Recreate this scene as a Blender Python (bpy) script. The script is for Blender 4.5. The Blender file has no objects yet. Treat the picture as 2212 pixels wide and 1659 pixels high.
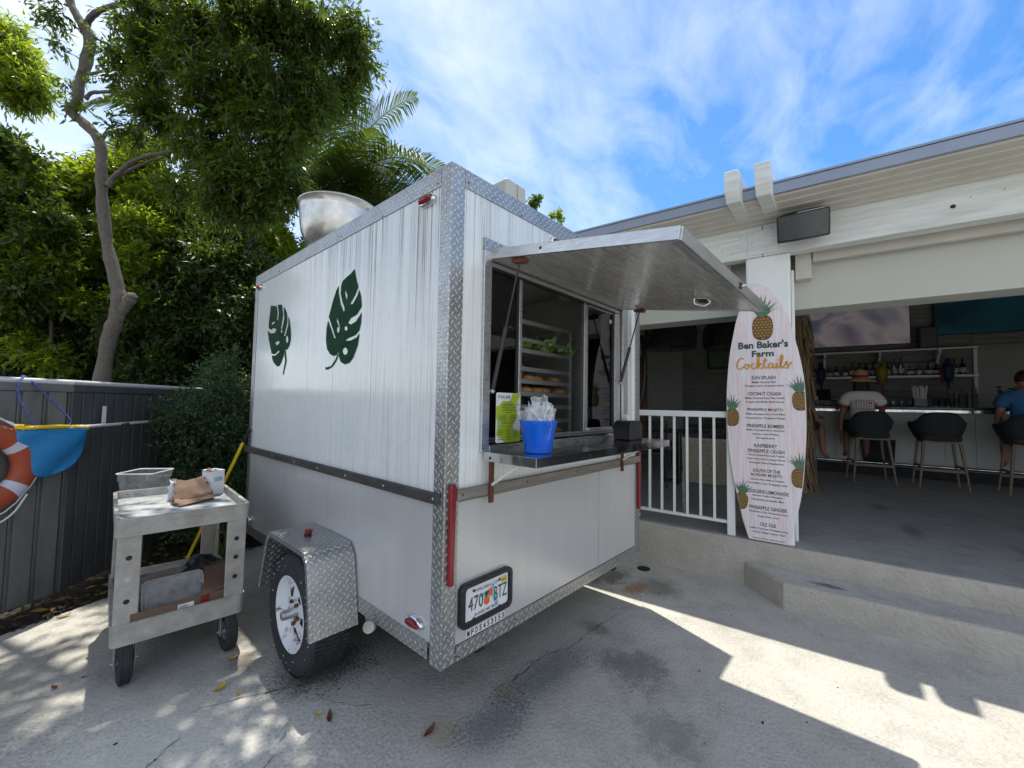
import bpy, bmesh, math, random
import numpy as np
from mathutils import Vector, Matrix
random.seed(7); rng = np.random.default_rng(11)
sc = bpy.context.scene
COL = sc.collection
PI = math.pi

# ---------------------------------------------------------------- camera
CAMP = Vector((-1.0922, -1.3399, 1.4409))
CR = Vector((0.6658, -0.74595, 0.01639)).normalized()
CF = Vector((0.7446, 0.66568, 0.04937)).normalized()
CU = CR.cross(CF).normalized()
FPX = 883.65
cam = bpy.data.cameras.new('camera'); cam.sensor_width = 36; cam.lens = FPX/2212*36
cam.clip_start = 0.02; cam.clip_end = 2000
camo = bpy.data.objects.new('camera', cam); COL.objects.link(camo)
M4 = Matrix((CR, CU, -CF)).transposed().to_4x4(); M4.translation = CAMP
camo.matrix_world = M4; sc.camera = camo

def at(px, py, D):
    "point D metres in front of the viewpoint, seen at (px, py) of the 2212 x 1659 view"
    return CAMP + (CF + CR*((px-1106)/FPX) - CU*((py-829.5)/FPX))*D

# ---------------------------------------------------------------- light
SKYROT = -40
SUN = Vector((0.097, 0.275, 1.0)).normalized()
SUN_EL = math.asin(SUN.z); SUN_ROT = math.atan2(SUN.x, SUN.y)
EXPOSURE = 1.5
world = bpy.data.worlds.new('World'); sc.world = world; world.use_nodes = True
nt = world.node_tree; N = nt.nodes; Lk = nt.links; N.clear()
wo = N.new('ShaderNodeOutputWorld'); bg = N.new('ShaderNodeBackground'); bg.inputs['Strength'].default_value = 0.10
sky = N.new('ShaderNodeTexSky'); sky.sky_type = 'NISHITA'; sky.sun_disc = False
sky.sun_elevation = SUN_EL; sky.sun_rotation = SUN_ROT
sky.air_density = 1.0; sky.dust_density = 0.6; sky.ozone_density = 4.0
tc = N.new('ShaderNodeTexCoord'); sx = N.new('ShaderNodeSeparateXYZ'); Lk.new(tc.outputs['Generated'], sx.inputs[0])
def wm(op, a, b=None, c=None, clamp=False):
    n = N.new('ShaderNodeMath'); n.operation = op; n.use_clamp = clamp
    for i, v in enumerate((a, b, c)):
        if v is None: continue
        if isinstance(v, (int, float)): n.inputs[i].default_value = v
        else: Lk.new(v, n.inputs[i])
    return n.outputs[0]
zz = wm('ADD', wm('MAXIMUM', sx.outputs['Z'], 0.0), 0.22)
cx_ = wm('DIVIDE', sx.outputs['X'], zz); cy_ = wm('DIVIDE', sx.outputs['Y'], zz)
cb = N.new('ShaderNodeCombineXYZ'); Lk.new(cx_, cb.inputs[0]); Lk.new(cy_, cb.inputs[1])
mp = N.new('ShaderNodeMapping'); mp.inputs['Rotation'].default_value = (0, 0, math.radians(SKYROT)); mp.inputs['Scale'].default_value = (0.75, 1.25, 1)
Lk.new(cb.outputs[0], mp.inputs['Vector'])
def wnoise(scale, detail, rough, dist, loc):
    m = N.new('ShaderNodeMapping'); m.inputs['Location'].default_value = loc; Lk.new(mp.outputs[0], m.inputs['Vector'])
    n = N.new('ShaderNodeTexNoise'); n.inputs['Scale'].default_value = scale; n.inputs['Detail'].default_value = detail
    n.inputs['Roughness'].default_value = rough; n.inputs['Distortion'].default_value = dist
    Lk.new(m.outputs[0], n.inputs['Vector']); return n.outputs['Fac']
n1 = wnoise(1.1, 8, 0.55, 0.25, (3.1, 0.4, 0)); n2 = wnoise(5.0, 6, 0.6, 0.5, (0, 7.3, 0))
# clouds thicker towards +Y (ahead left), thinner towards +X
band = wm('MAXIMUM', wm('MULTIPLY_ADD', cy_, 0.11, wm('MULTIPLY', cx_, -0.085)), wm('MULTIPLY', wm('ADD', cx_, cy_), -0.12))
dens = wm('ADD', wm('ADD', wm('MULTIPLY', n1, 0.95), wm('MULTIPLY', n2, 0.42)), band)
cov = wm('MULTIPLY', wm('SUBTRACT', dens, 0.555), 2.0, clamp=True)
cov = wm('MULTIPLY', cov, 0.80)
hz_ = wm('MULTIPLY', wm('SUBTRACT', 0.30, sx.outputs['Z'], clamp=True), 1.4, clamp=True)
mxc = N.new('ShaderNodeMix'); mxc.data_type = 'RGBA'
sat = N.new('ShaderNodeHueSaturation'); sat.inputs['Saturation'].default_value = 1.25; sat.inputs['Value'].default_value = .84
Lk.new(sky.outputs[0], sat.inputs['Color'])
Lk.new(cov, mxc.inputs['Factor']); Lk.new(sat.outputs[0], mxc.inputs[6]); mxc.inputs[7].default_value = (5.4, 5.45, 5.6, 1)
mx2 = N.new('ShaderNodeMix'); mx2.data_type = 'RGBA'; Lk.new(wm('MULTIPLY', hz_, 0.8), mx2.inputs['Factor'])
Lk.new(mxc.outputs[2], mx2.inputs[6]); mx2.inputs[7].default_value = (4.6, 5.1, 5.7, 1)
Lk.new(mx2.outputs[2], bg.inputs['Color']); Lk.new(bg.outputs[0], wo.inputs[0])
sl = bpy.data.lights.new('sun', 'SUN'); sl.energy = 2.0; sl.angle = math.radians(0.55); sl.color = (1.0, 0.955, 0.87)
so = bpy.data.objects.new('sun', sl); COL.objects.link(so); so.rotation_euler = SUN.to_track_quat('Z', 'Y').to_euler(); so.location = (0, 0, 20)
vs = sc.view_settings; vs.view_transform = 'Standard'; vs.look = 'None'; vs.exposure = EXPOSURE; vs.gamma = 1.0; vs.use_curve_mapping = False
sc.cycles.max_bounces = 8; sc.cycles.transparent_max_bounces = 16; sc.cycles.transmission_bounces = 6

# ---------------------------------------------------------------- materials
class NB:
    def __init__(s, name):
        s.m = bpy.data.materials.new(name); s.m.use_nodes = True; s.t = s.m.node_tree
        s.p = s.t.nodes['Principled BSDF']; s.out = s.t.nodes['Material Output']
        s.tc = s.t.nodes.new('ShaderNodeTexCoord'); s._sep = {}
    def n(s, k): return s.t.nodes.new(k)
    def l(s, a, b): s.t.links.new(a, b)
    def math(s, op, a, b=None, c=None, clamp=False):
        n = s.n('ShaderNodeMath'); n.operation = op; n.use_clamp = clamp
        for i, v in enumerate((a, b, c)):
            if v is None: continue
            if isinstance(v, (int, float)): n.inputs[i].default_value = v
            else: s.l(v, n.inputs[i])
        return n.outputs[0]
    def map(s, scale=(1,1,1), loc=(0,0,0), rot=(0,0,0), src='Object'):
        m = s.n('ShaderNodeMapping'); m.inputs['Scale'].default_value = scale; m.inputs['Location'].default_value = loc; m.inputs['Rotation'].default_value = rot
        s.l(s.tc.outputs[src], m.inputs['Vector']); return m.outputs[0]
    def noise(s, scale, detail=4, rough=.55, vec=None, dist=0, src='Object'):
        n = s.n('ShaderNodeTexNoise'); n.inputs['Scale'].default_value = scale; n.inputs['Detail'].default_value = detail
        n.inputs['Roughness'].default_value = rough; n.inputs['Distortion'].default_value = dist
        s.l(vec if vec is not None else s.tc.outputs[src], n.inputs['Vector']); return n.outputs['Fac']
    def ramp(s, f, lo, hi, a=0., b=1.):
        n = s.n('ShaderNodeMapRange'); n.clamp = True
        for i, v in zip((1,2,3,4), (lo,hi,a,b)): n.inputs[i].default_value = v
        s.l(f, n.inputs[0]); return n.outputs[0]
    def mix(s, f, a, b):
        n = s.n('ShaderNodeMix'); n.data_type = 'RGBA'
        for i, v in ((0, f), (6, a), (7, b)):
            if isinstance(v, (int, float)): n.inputs[i].default_value = v
            elif isinstance(v, tuple): n.inputs[i].default_value = (*v[:3], 1)
            else: s.l(v, n.inputs[i])
        return n.outputs[2]
    def col(s, c): s.l(c, s.p.inputs['Base Color']) if not isinstance(c, tuple) else setattr(s.p.inputs['Base Color'], 'default_value', (*c[:3], 1))
    def bump(s, h, strength=.3, dist=.002):
        b = s.n('ShaderNodeBump'); b.inputs['Strength'].default_value = strength; b.inputs['Distance'].default_value = dist
        s.l(h, b.inputs['Height']); s.l(b.outputs[0], s.p.inputs['Normal'])
    def sep(s, src='Object'):
        if src not in s._sep:
            n = s.n('ShaderNodeSeparateXYZ'); s.l(s.tc.outputs[src], n.inputs[0]); s._sep[src] = n.outputs
        return s._sep[src]

def M(name, col, rough=.5, metal=0., col2=None, scale=6., amt=.5, bump=0., bscale=80., bdist=.002, trans=0., emit=None, est=1., spec=None, alpha=None, src='Object', stretch=(1,1,1), rv=None):
    b = NB(name); b.p.inputs['Roughness'].default_value = rough; b.p.inputs['Metallic'].default_value = metal
    c2 = col2 if col2 else tuple(x*.72 for x in col)
    v = b.map(scale=stretch, src=src)
    f = b.ramp(b.noise(scale, 5, .6, vec=v), .35, .7, 0, amt)
    b.col(b.mix(f, tuple(col), tuple(c2)))
    b.l(b.ramp(b.noise(scale*2.3, 3, .5, vec=v), .3, .7, max(0, rough-(.08 if rv is None else rv)), min(1, rough+(.1 if rv is None else rv))), b.p.inputs['Roughness'])
    if bump: b.bump(b.noise(bscale, 4, .6), bump, bdist)
    if trans: b.p.inputs['Transmission Weight'].default_value = trans
    if spec is not None: b.p.inputs['Specular IOR Level'].default_value = spec
    if alpha is not None: b.p.inputs['Alpha'].default_value = alpha
    if emit: b.p.inputs['Emission Color'].default_value = (*emit, 1); b.p.inputs['Emission Strength'].default_value = est
    return b.m

def diamond_mat():
    b = NB('diamond_plate'); uv = b.map(scale=(38, 38, 1), rot=(0, 0, PI/4), src='UV')
    s = b.n('ShaderNodeSeparateXYZ'); b.l(uv, s.inputs[0])
    X, Y = s.outputs[0], s.outputs[1]
    fx = b.math('SUBTRACT', b.math('FRACT', X), .5); fy = b.math('SUBTRACT', b.math('FRACT', Y), .5)
    par = b.math('FLOORED_MODULO', b.math('ADD', b.math('FLOOR', X), b.math('FLOOR', Y)), 2.)
    inv = b.math('SUBTRACT', 1., par)
    a = b.math('ADD', b.math('MULTIPLY', fx, par), b.math('MULTIPLY', fy, inv))
    c = b.math('ADD', b.math('MULTIPLY', fy, par), b.math('MULTIPLY', fx, inv))
    q = b.math('ADD', b.math('POWER', b.math('ABSOLUTE', b.math('DIVIDE', a, .5)), 2.), b.math('POWER', b.math('ABSOLUTE', b.math('DIVIDE', c, .17)), 2.))
    lug = b.ramp(q, .35, 1.05, 1., 0.)
    b.p.inputs['Metallic'].default_value = .85
    dirt = b.ramp(b.noise(9, 6, .65), .42, .72, 0, .45)
    base = b.mix(dirt, (.40, .41, .40), (.20, .195, .175))
    b.col(b.mix(b.math('MULTIPLY', lug, .55), base, (.86, .87, .86)))
    b.l(b.ramp(b.noise(30, 3, .5), .3, .7, .28, .48), b.p.inputs['Roughness'])
    b.bump(b.math('ADD', lug, b.math('MULTIPLY', b.noise(60, 3, .6), .12)), .8, .0022)
    return b.m

def trailer_white():
    b = NB('trailer_white_skin'); s = b.sep(); x, y, z = s[0], s[1], s[2]
    # distance along either face from the near corner (one of x, y is constant there)
    along = b.math('ADD', y, x)
    def streak(freq, lo, hi, seed):
        v = b.n('ShaderNodeCombineXYZ'); b.l(b.math('MULTIPLY', along, freq), v.inputs[0]); b.l(b.math('MULTIPLY_ADD', z, .6, seed), v.inputs[1])
        return b.ramp(b.noise(1., 5, .62, vec=v.outputs[0]), lo, hi)
    top = b.ramp(z, 1.35, 2.42, 0, 1)
    near = b.ramp(along, .0, 1.75, 1, 0)
    side = b.ramp(x, .0, .02, 1, 0)            # the long side is dirtier than the window face
    s1 = streak(85, .54, .61, 3.); s2 = streak(190, .52, .62, 9.); s3 = streak(22, .47, .68, 17.)
    big = b.noise(2.2, 4, .6)
    reach = b.math('ADD', b.math('MULTIPLY', near, b.math('ADD', .60, b.math('MULTIPLY', top, .60))), b.math('MULTIPLY', b.ramp(z, 2.1, 2.4), b.math('MULTIPLY', .5, b.ramp(along, 2.3, 1.2, 0, 1))))
    reach = b.math('MULTIPLY', reach, b.math('ADD', .45, b.math('MULTIPLY', side, .55)))
    d = b.math('MULTIPLY', b.math('ADD', b.math('MULTIPLY', s1, .8), b.math('ADD', b.math('MULTIPLY', s2, .45), b.math('MULTIPLY', s3, .3))), b.math('MULTIPLY', reach, b.ramp(big, .3, .65, .55, 1.1)), clamp=True)
    d2 = b.math('ADD', b.math('MULTIPLY', d, .85), b.math('MULTIPLY', b.ramp(b.noise(14, 5, .65), .5, .8), .10), clamp=True)
    b.col(b.mix(d2, (.745, .78, .76), (.12, .12, .10)))
    b.l(b.math('ADD', .17, b.math('MULTIPLY', d, .45)), b.p.inputs['Roughness'])
    b.p.inputs['Coat Weight'].default_value = .25; b.p.inputs['Coat Roughness'].default_value = .08
    b.bump(b.noise(5, 3, .5), .10, .01)
    return b.m

def concrete(name, base, dark, stains_and_light=(), pit=.5, rust=()):
    b = NB(name); v = b.tc.outputs['Object']
    n0 = b.noise(.9, 6, .6, vec=v, dist=.3); n1_ = b.noise(5, 9, .72, vec=v); n2_ = b.noise(66, 6, .75, vec=v); n3 = b.noise(150, 3, .7, vec=v)
    vo = b.n('ShaderNodeTexVoronoi'); vo.inputs['Scale'].default_value = 62; vo.feature = 'SMOOTH_F1'; b.l(v, vo.inputs['Vector'])
    c = b.mix(b.ramp(n0, .36, .66), tuple(x*.84 for x in base), tuple(x*1.10 for x in base))
    c = b.mix(b.ramp(n1_, .46, .68, 0, .6), c, tuple(dark))
    c = b.mix(b.ramp(n2_, .48, .64, 0, .6), c, tuple(min(.75, x*1.22) for x in base))
    c = b.mix(b.ramp(n2_, .46, .35, 0, .5), c, tuple(x*.5 for x in base))
    c = b.mix(b.ramp(n3, .58, .68, 0, .6), c, tuple(x*.38 for x in base))
    s = b.sep()
    def blob(cx, cy, rx, ry, ns, edge):
        dx = b.math('DIVIDE', b.math('SUBTRACT', s[0], cx), rx); dy = b.math('DIVIDE', b.math('SUBTRACT', s[1], cy), ry)
        r2 = b.math('SQRT', b.math('ADD', b.math('MULTIPLY', dx, dx), b.math('MULTIPLY', dy, dy)))
        return b.ramp(b.math('ADD', r2, b.math('MULTIPLY', b.math('SUBTRACT', b.noise(ns, 8, .75, vec=v), .5), edge)), .25, 1.2, 1, 0)
    grain = b.math('ADD', b.math('MULTIPLY', n2_, .65), b.math('MULTIPLY', n3, .35))
    for (cx, cy, rx, ry, col, amt, ns, edge) in stains_and_light:
        m = b.ramp(b.math('ADD', b.math('MULTIPLY', blob(cx, cy, rx, ry, ns, edge), .42), b.math('MULTIPLY', grain, 1.5)), .97, 1.15)
        c = b.mix(b.math('MULTIPLY', m, amt), c, col)
    b.col(c)
    b.l(b.ramp(n1_, .3, .7, .72, .95), b.p.inputs['Roughness']); b.p.inputs['Specular IOR Level'].default_value = .3
    b.bump(b.math('ADD', b.math('MULTIPLY', grain, .9), b.math('MULTIPLY', vo.outputs['Distance'], -.9)), pit, .005)
    return b.m

def leaf_mat(name, a, c, tr=.45, rough=.36):
    b = NB(name); t = b.n('ShaderNodeBsdfTranslucent'); mixs = b.n('ShaderNodeMixShader'); g = b.n('ShaderNodeNewGeometry')
    rr = g.outputs['Random Per Island']
    colr = b.mix(rr, tuple(a), tuple(c))
    b.col(colr); b.p.inputs['Roughness'].default_value = rough
    b.l(b.mix(rr, (a[0]*3.2, a[1]*2.9, a[2]*.8), (c[0]*3.0, c[1]*2.7, c[2]*.9)), t.inputs['Color'])
    mixs.inputs[0].default_value = tr; b.l(b.p.outputs[0], mixs.inputs[1]); b.l(t.outputs[0], mixs.inputs[2]); b.l(mixs.outputs[0], b.out.inputs[0])
    return b.m

def bark_mat(name, a, c):
    b = NB(name); v = b.map(scale=(12, 12, 6)); n = b.noise(3, 8, .8, vec=v, dist=.4)
    b.col(b.mix(b.ramp(n, .35, .65), tuple(a), tuple(c))); b.p.inputs['Roughness'].default_value = .9
    b.bump(n, .9, .02); return b.m

def glass_mat(name, tint=(.9, .95, .95), a=.18, rough=.02):
    b = NB(name); tr = b.n('ShaderNodeBsdfTransparent'); tr.inputs[0].default_value = (*tint, 1)
    gl = b.n('ShaderNodeBsdfGlossy'); gl.inputs['Roughness'].default_value = rough; fr = b.n('ShaderNodeFresnel'); fr.inputs[0].default_value = 1.5
    m = b.n('ShaderNodeMixShader'); b.l(b.math('MAXIMUM', fr.outputs[0], a), m.inputs[0]); b.l(tr.outputs[0], m.inputs[1]); b.l(gl.outputs[0], m.inputs[2]); b.l(m.outputs[0], b.out.inputs[0])
    return b.m

def film_mat(name, col, k):
    "thin clear plastic: part see-through, part pale diffuse"
    b = NB(name); tr = b.n('ShaderNodeBsdfTransparent'); b.p.inputs['Roughness'].default_value = .25; b.col(tuple(col))
    m = b.n('ShaderNodeMixShader'); b.l(b.ramp(b.noise(22, 4, .6), .3, .7, k-.06, k+.08), m.inputs[0]); b.l(tr.outputs[0], m.inputs[1]); b.l(b.p.outputs[0], m.inputs[2]); b.l(m.outputs[0], b.out.inputs[0])
    return b.m

def wheel_paint():
    b = NB('rusty_white_rim'); n = b.noise(16, 6, .7); n_ = b.noise(60, 4, .6)
    c = b.mix(b.ramp(n, .55, .64), (.72, .74, .76), (.20, .06, .02)); c = b.mix(b.ramp(n, .62, .7), c, (.05, .02, .012))
    b.col(c); b.l(b.ramp(n, .5, .62, .35, .9), b.p.inputs['Roughness']); b.bump(n_, .2, .002); return b.m

def wood_sign():
    b = NB('whitewashed_sign_print'); v = b.map(scale=(1, 14, .8)); n = b.noise(3.2, 6, .65, vec=v, dist=.5); v2 = b.map(scale=(1, 60, 1.6)); n2 = b.noise(2, 4, .6, vec=v2, dist=.4)
    c = b.mix(b.ramp(n, .40, .66), (.74, .72, .76), (.72, .55, .53)); c = b.mix(b.ramp(n2, .56, .68, 0, .5), c, (.52, .43, .42))
    b.col(c); b.p.inputs['Roughness'].default_value = .45; return b.m

def tv_mat(name, cols, loc):
    b = NB(name); v = b.map(scale=(1, .6, 1.0), loc=loc); n = b.noise(1.2, 2, .5, vec=v, dist=.9)
    r = b.n('ShaderNodeValToRGB'); e = r.color_ramp.elements; e[0].position = .3; e[0].color = (*cols[0], 1); e[1].position = .75; e[1].color = (*cols[-1], 1)
    for i, c in enumerate(cols[1:-1]):
        k = e.new(.38 + .3*i/max(1, len(cols)-2)); k.color = (*c, 1)
    b.l(n, r.inputs[0]); b.col((.01, .01, .012)); b.l(r.outputs[0], b.p.inputs['Emission Color']); b.p.inputs['Emission Strength'].default_value = .16; b.p.inputs['Roughness'].default_value = .15
    return b.m

mt = {}
mt['diamond'] = diamond_mat(); mt['twhite'] = trailer_white()
mt['tlower'] = M('trailer_lower_skin', (.52, .52, .51), .22, .2, (.40, .40, .38), 5, .22, rv=.02, stretch=(3, 3, .35))  # grey base puts the ground's reflection into white skin; streaks are dirt
mt['alu'] = M('brushed_aluminium', (.60, .61, .61), .34, .9, (.42, .42, .41), 12, .6, stretch=(1, 1, 6))
mt['alu_dull'] = M('dull_aluminium', (.42, .43, .42), .42, .75, (.24, .23, .21), 18, .7)
mt['steel'] = M('stainless_shelf', (.50, .51, .52), .14, 1., (.36, .36, .37), 10, .6)
mt['chrome'] = M('chrome', (.8, .8, .82), .08, 1.)
mt['red_lens'] = M('red_lens', (.22, .012, .016), .16, 0, (.14, .006, .01), 9, .6)
mt['amber_lens'] = M('amber_lens', (.42, .07, .01), .25)
mt['black_rail'] = M('weathered_black_rail', (.022, .022, .022), .62, 0, (.12, .10, .08), 16, .55, stretch=(1, .2, 1))
mt['grey_rail'] = M('weathered_grey_rail', (.16, .14, .12), .75, 0, (.30, .27, .24), 16, .6, bump=.4, bscale=90, stretch=(.2, 1, 3))
mt['rubber'] = M('tyre_rubber', (.018, .019, .022), .72, 0, (.05, .05, .05), 22, .45, bump=.3, bscale=140)
mt['rim'] = wheel_paint(); mt['green'] = M('leaf_decal_green', (.002, .042, .014), .55, 0, (.003, .035, .012), 4, .5, spec=.08)
mt['dark_in'] = M('dark_interior', (.06, .06, .06), .7); mt['cream_in'] = M('trailer_interior_wall', (.50, .50, .46), .55, 0, (.36, .36, .33), 3, .5)
mt['black'] = M('black_plastic', (.012, .012, .014), .35, 0, (.022, .022, .024), 8, .6)
mt['black_matt'] = M('black_matt', (.014, .014, .015), .7)
mt['blue'] = M('glossy_blue_plastic', (.006, .12, .66), .12, 0, (.005, .10, .58), 3, .5)
mt['white_pvc'] = M('white_pvc', (.72, .71, .66), .35); mt['white'] = M('white_paint', (.74, .76, .75), .45, 0, (.62, .64, .62), 8, .4)
mt['beam'] = M('white_painted_timber', (.68, .72, .71), .55, 0, (.46, .48, .44), 9, .75, bump=.5, bscale=40, bdist=.003, stretch=(2, .35, 4))
mt['stucco'] = M('beige_stucco', (.46, .43, .37), .9, 0, (.34, .31, .26), 5, .6, bump=1., bscale=38, bdist=.014)
mt['cream_wall'] = M('cream_header_wall', (.47, .485, .43), .85, 0, (.42, .43, .385), 1.5, .5, bump=.4, bscale=220, bdist=.002)
mt['soffit'] = M('beige_soffit', (.53, .515, .46), .6, 0, (.41, .395, .35), 4, .5)
mt['fascia'] = M('grey_blue_fascia', (.26, .30, .38), .45, .2, (.22, .26, .33), 6, .5)
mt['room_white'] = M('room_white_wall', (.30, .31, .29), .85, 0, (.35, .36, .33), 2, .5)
mt['corr'] = M('painted_corrugated_metal', (.22, .23, .21), .55, 0, (.15, .16, .14), 3, .5)
mt['fence'] = M('shaded_grey_fence_metal', (.085, .090, .092), .5, .1, (.05, .053, .055), 5, .8, stretch=(2,2,.5))  # shade put into the colour: same paint, darker for the section turned away
mt['fence_lit'] = M('lit_grey_fence_metal', (.17, .172, .162), .5, .1, (.105, .108, .10), 5, .8, stretch=(2,2,.5))  # same paint with brighter light put into the colour, for the near section
mt['pipe'] = M('galvanised_pipe', (.78, .78, .78), .4, .35, (.66, .66, .66), 12, .5)
mt['cart'] = M('scuffed_grey_cart_plastic', (.29, .27, .235), .7, 0, (.46, .43, .385), 13, .75, bump=.3, bscale=60)
mt['cart_top'] = M('worn_grey_cart_tray', (.34, .35, .35), .6, 0, (.52, .54, .55), 9, .8, stretch=(3, 1, 1))
mt['card'] = M('brown_cardboard', (.145, .088, .058), .85, 0, (.12, .072, .045), 6, .5); mt['card_l'] = M('light_cardboard_edge', (.26, .17, .11), .85)
mt['paper'] = M('white_paper', (.72, .72, .74), .75, 0, (.6, .6, .64), 9, .4)
mt['clear'] = film_mat('clear_tub_plastic', (.66, .68, .66), .15); mt['bagfilm'] = film_mat('clear_bag_film', (.78, .80, .82), .42)
mt['glass'] = glass_mat('window_glass', (.62, .66, .66), .10); mt['bglass'] = glass_mat('bottle_glass', (.80, .84, .84), .2, .05)
mt['yellow'] = M('yellow_paint', (.72, .52, .02), .35, 0, (.55, .38, .02), 9, .5)
mt['netblue'] = M('blue_net_cloth', (.012, .17, .42), .55, 0, (.02, .24, .52), 6, .7, bump=.2, bscale=200)
mt['rope_blue'] = M('blue_rope', (.012, .03, .22), .6, 0, (.2, .3, .5), 60, .4); mt['rope_white'] = M('white_rope', (.70, .70, .66), .8)
mt['orange'] = M('faded_orange_ring', (.40, .075, .03), .55, 0, (.30, .05, .022), 4, .5); mt['tape'] = M('white_reflective_band', (.60, .60, .70), .4)
mt['thatch'] = M('dry_thatch', (.30, .22, .12), .9, 0, (.15, .11, .06), 40, .8)
mt['wicker'] = M('pale_wicker', (.42, .38, .29), .7, 0, (.22, .19, .14), 30, .8, bump=.8, bscale=90, bdist=.004)
mt['stool_cloth'] = M('charcoal_seat_cloth', (.022, .026, .028), .85, 0, (.014, .016, .017), 30, .5)
mt['stool_wood'] = M('weathered_wood', (.22, .17, .125), .65, 0, (.12, .09, .065), 20, .6)
mt['bar_front'] = M('white_bar_board', (.46, .47, .45), .6, 0, (.38, .39, .37), 4, .5); mt['bar_top'] = M('black_bar_top', (.012, .012, .014), .25)
mt['skin'] = M('skin', (.36, .17, .11), .55, 0, (.30, .13, .08), 12, .5); mt['skin_tan'] = M('tanned_skin', (.20, .10, .07), .55)
mt['jersey'] = M('white_jersey_cloth', (.62, .61, .60), .85, 0, (.50, .49, .49), 7, .5); mt['jersey_red'] = M('dark_red_trim', (.28, .02, .025), .7)
mt['shirt_blue'] = M('blue_shirt_cloth', (.03, .13, .30), .85, 0, (.02, .10, .24), 8, .5); mt['dark_cloth'] = M('dark_shorts_cloth', (.02, .02, .024), .9)
mt['straw'] = M('straw_hat', (.50, .34, .16), .8, 0, (.36, .22, .09), 40, .6); mt['hair'] = M('dark_hair', (.02, .013, .01), .6)
mt['mulch'] = M('dark_mulch', (.03, .022, .016), .95, 0, (.09, .065, .04), 30, .7, bump=1., bscale=60, bdist=.02)
mt['soil'] = M('leafy_soil', (.035, .028, .018), .95, 0, (.07, .055, .03), 5, .7, bump=1., bscale=30, bdist=.03)
mt['beige_ac'] = M('beige_ac_housing', (.46, .46, .41), .5, 0, (.38, .38, .34), 4, .4)
mt['bowl'] = M('spun_aluminium_bowl', (.62, .62, .58), .30, .85, (.36, .35, .31), 8, .7)
mt['txt_green'] = M('dark_green_print', (.018, .075, .045), .6); mt['txt_dark'] = M('charcoal_print', (.03, .04, .045), .6)
mt['txt_gold'] = M('gold_print', (.62, .30, .03), .6); mt['txt_black'] = M('black_print', (.008, .008, .01), .6)
mt['lime'] = M('lime_print', (.38, .50, .02), .55); mt['card_white'] = M('laminated_white', (.74, .77, .74), .3)
mt['orange_print'] = M('orange_print', (.75, .12, .02), .6); mt['teal_print'] = M('teal_print', (.25, .47, .47), .6); mt['sticker'] = M('yellow_sticker', (.72, .55, .04), .6)
mt['pine_a'] = M('pineapple_gold', (.42, .25, .05), .7, 0, (.20, .10, .03), 90, .8); mt['pine_b'] = M('pineapple_brown', (.13, .075, .025), .7)
mt['pine_leaf'] = M('pineapple_crown_green', (.045, .12, .06), .6, 0, (.13, .24, .17), 60, .8)
mt['bread'] = M('bread_crust', (.62, .33, .13), .55, 0, (.36, .15, .05), 12, .7); mt['lettuce'] = M('lettuce_leaf', (.20, .48, .08), .45, 0, (.60, .68, .36), 20, .8)
mt['steel_rack'] = M('bakery_rack_metal', (.62, .63, .63), .42, .6, (.42, .42, .42), 12, .5); mt['cream_lens'] = M('cream_lamp_lens', (.62, .52, .36), .5)
mt['rust'] = M('rusty_steel', (.09, .03, .018), .9, 0, (.16, .055, .025), 25, .7, bump=.5, bscale=90)
mt['weave'] = M('black_woven_rattan', (.010, .010, .011), .7); mt['orange_wood'] = M('orange_wood_door', (.24, .075, .02), .5, 0, (.16, .05, .015), 6, .6, stretch=(1, 6, .5))
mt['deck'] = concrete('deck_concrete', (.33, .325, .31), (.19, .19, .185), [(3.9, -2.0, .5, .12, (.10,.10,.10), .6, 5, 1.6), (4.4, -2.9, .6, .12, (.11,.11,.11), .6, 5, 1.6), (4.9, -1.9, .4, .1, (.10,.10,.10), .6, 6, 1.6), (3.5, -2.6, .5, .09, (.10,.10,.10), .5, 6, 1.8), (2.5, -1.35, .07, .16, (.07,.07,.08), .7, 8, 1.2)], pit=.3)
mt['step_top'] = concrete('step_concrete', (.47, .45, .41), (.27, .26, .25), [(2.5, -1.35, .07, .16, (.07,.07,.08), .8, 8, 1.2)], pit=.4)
G1 = (.032, .034, .04)
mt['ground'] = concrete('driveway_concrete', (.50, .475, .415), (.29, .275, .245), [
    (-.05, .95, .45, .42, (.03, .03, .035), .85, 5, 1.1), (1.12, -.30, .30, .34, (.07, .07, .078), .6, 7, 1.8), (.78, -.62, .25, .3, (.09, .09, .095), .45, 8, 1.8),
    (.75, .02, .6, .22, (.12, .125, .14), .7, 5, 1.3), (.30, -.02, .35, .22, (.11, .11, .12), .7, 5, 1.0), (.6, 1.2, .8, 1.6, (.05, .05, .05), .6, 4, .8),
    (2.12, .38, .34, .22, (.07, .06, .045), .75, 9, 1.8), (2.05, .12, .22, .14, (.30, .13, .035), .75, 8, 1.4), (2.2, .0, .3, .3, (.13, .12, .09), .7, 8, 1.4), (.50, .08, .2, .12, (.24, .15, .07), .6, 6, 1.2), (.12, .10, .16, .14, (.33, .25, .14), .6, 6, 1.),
    (1.32, .05, .12, .2, (.14, .12, .10), .6, 8, 1.4), (-.55, 1.7, .5, .8, (.15, .15, .16), .5, 4, 1.2), (-.32, 1.3, .16, .2, (.16, .13, .09), .7, 7, 1.2), (-.9, .8, 1.5, .9, (.66, .645, .58), .75, 3, .8), (-.3, -.1, .7, .5, (.60, .585, .52), .55, 3, .8), (1.1, -.9, .5, .3, (.56, .54, .48), .4, 4, 1.)][::-1], pit=.65)  # pale patches paint brighter ambient light onto the left foreground

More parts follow.
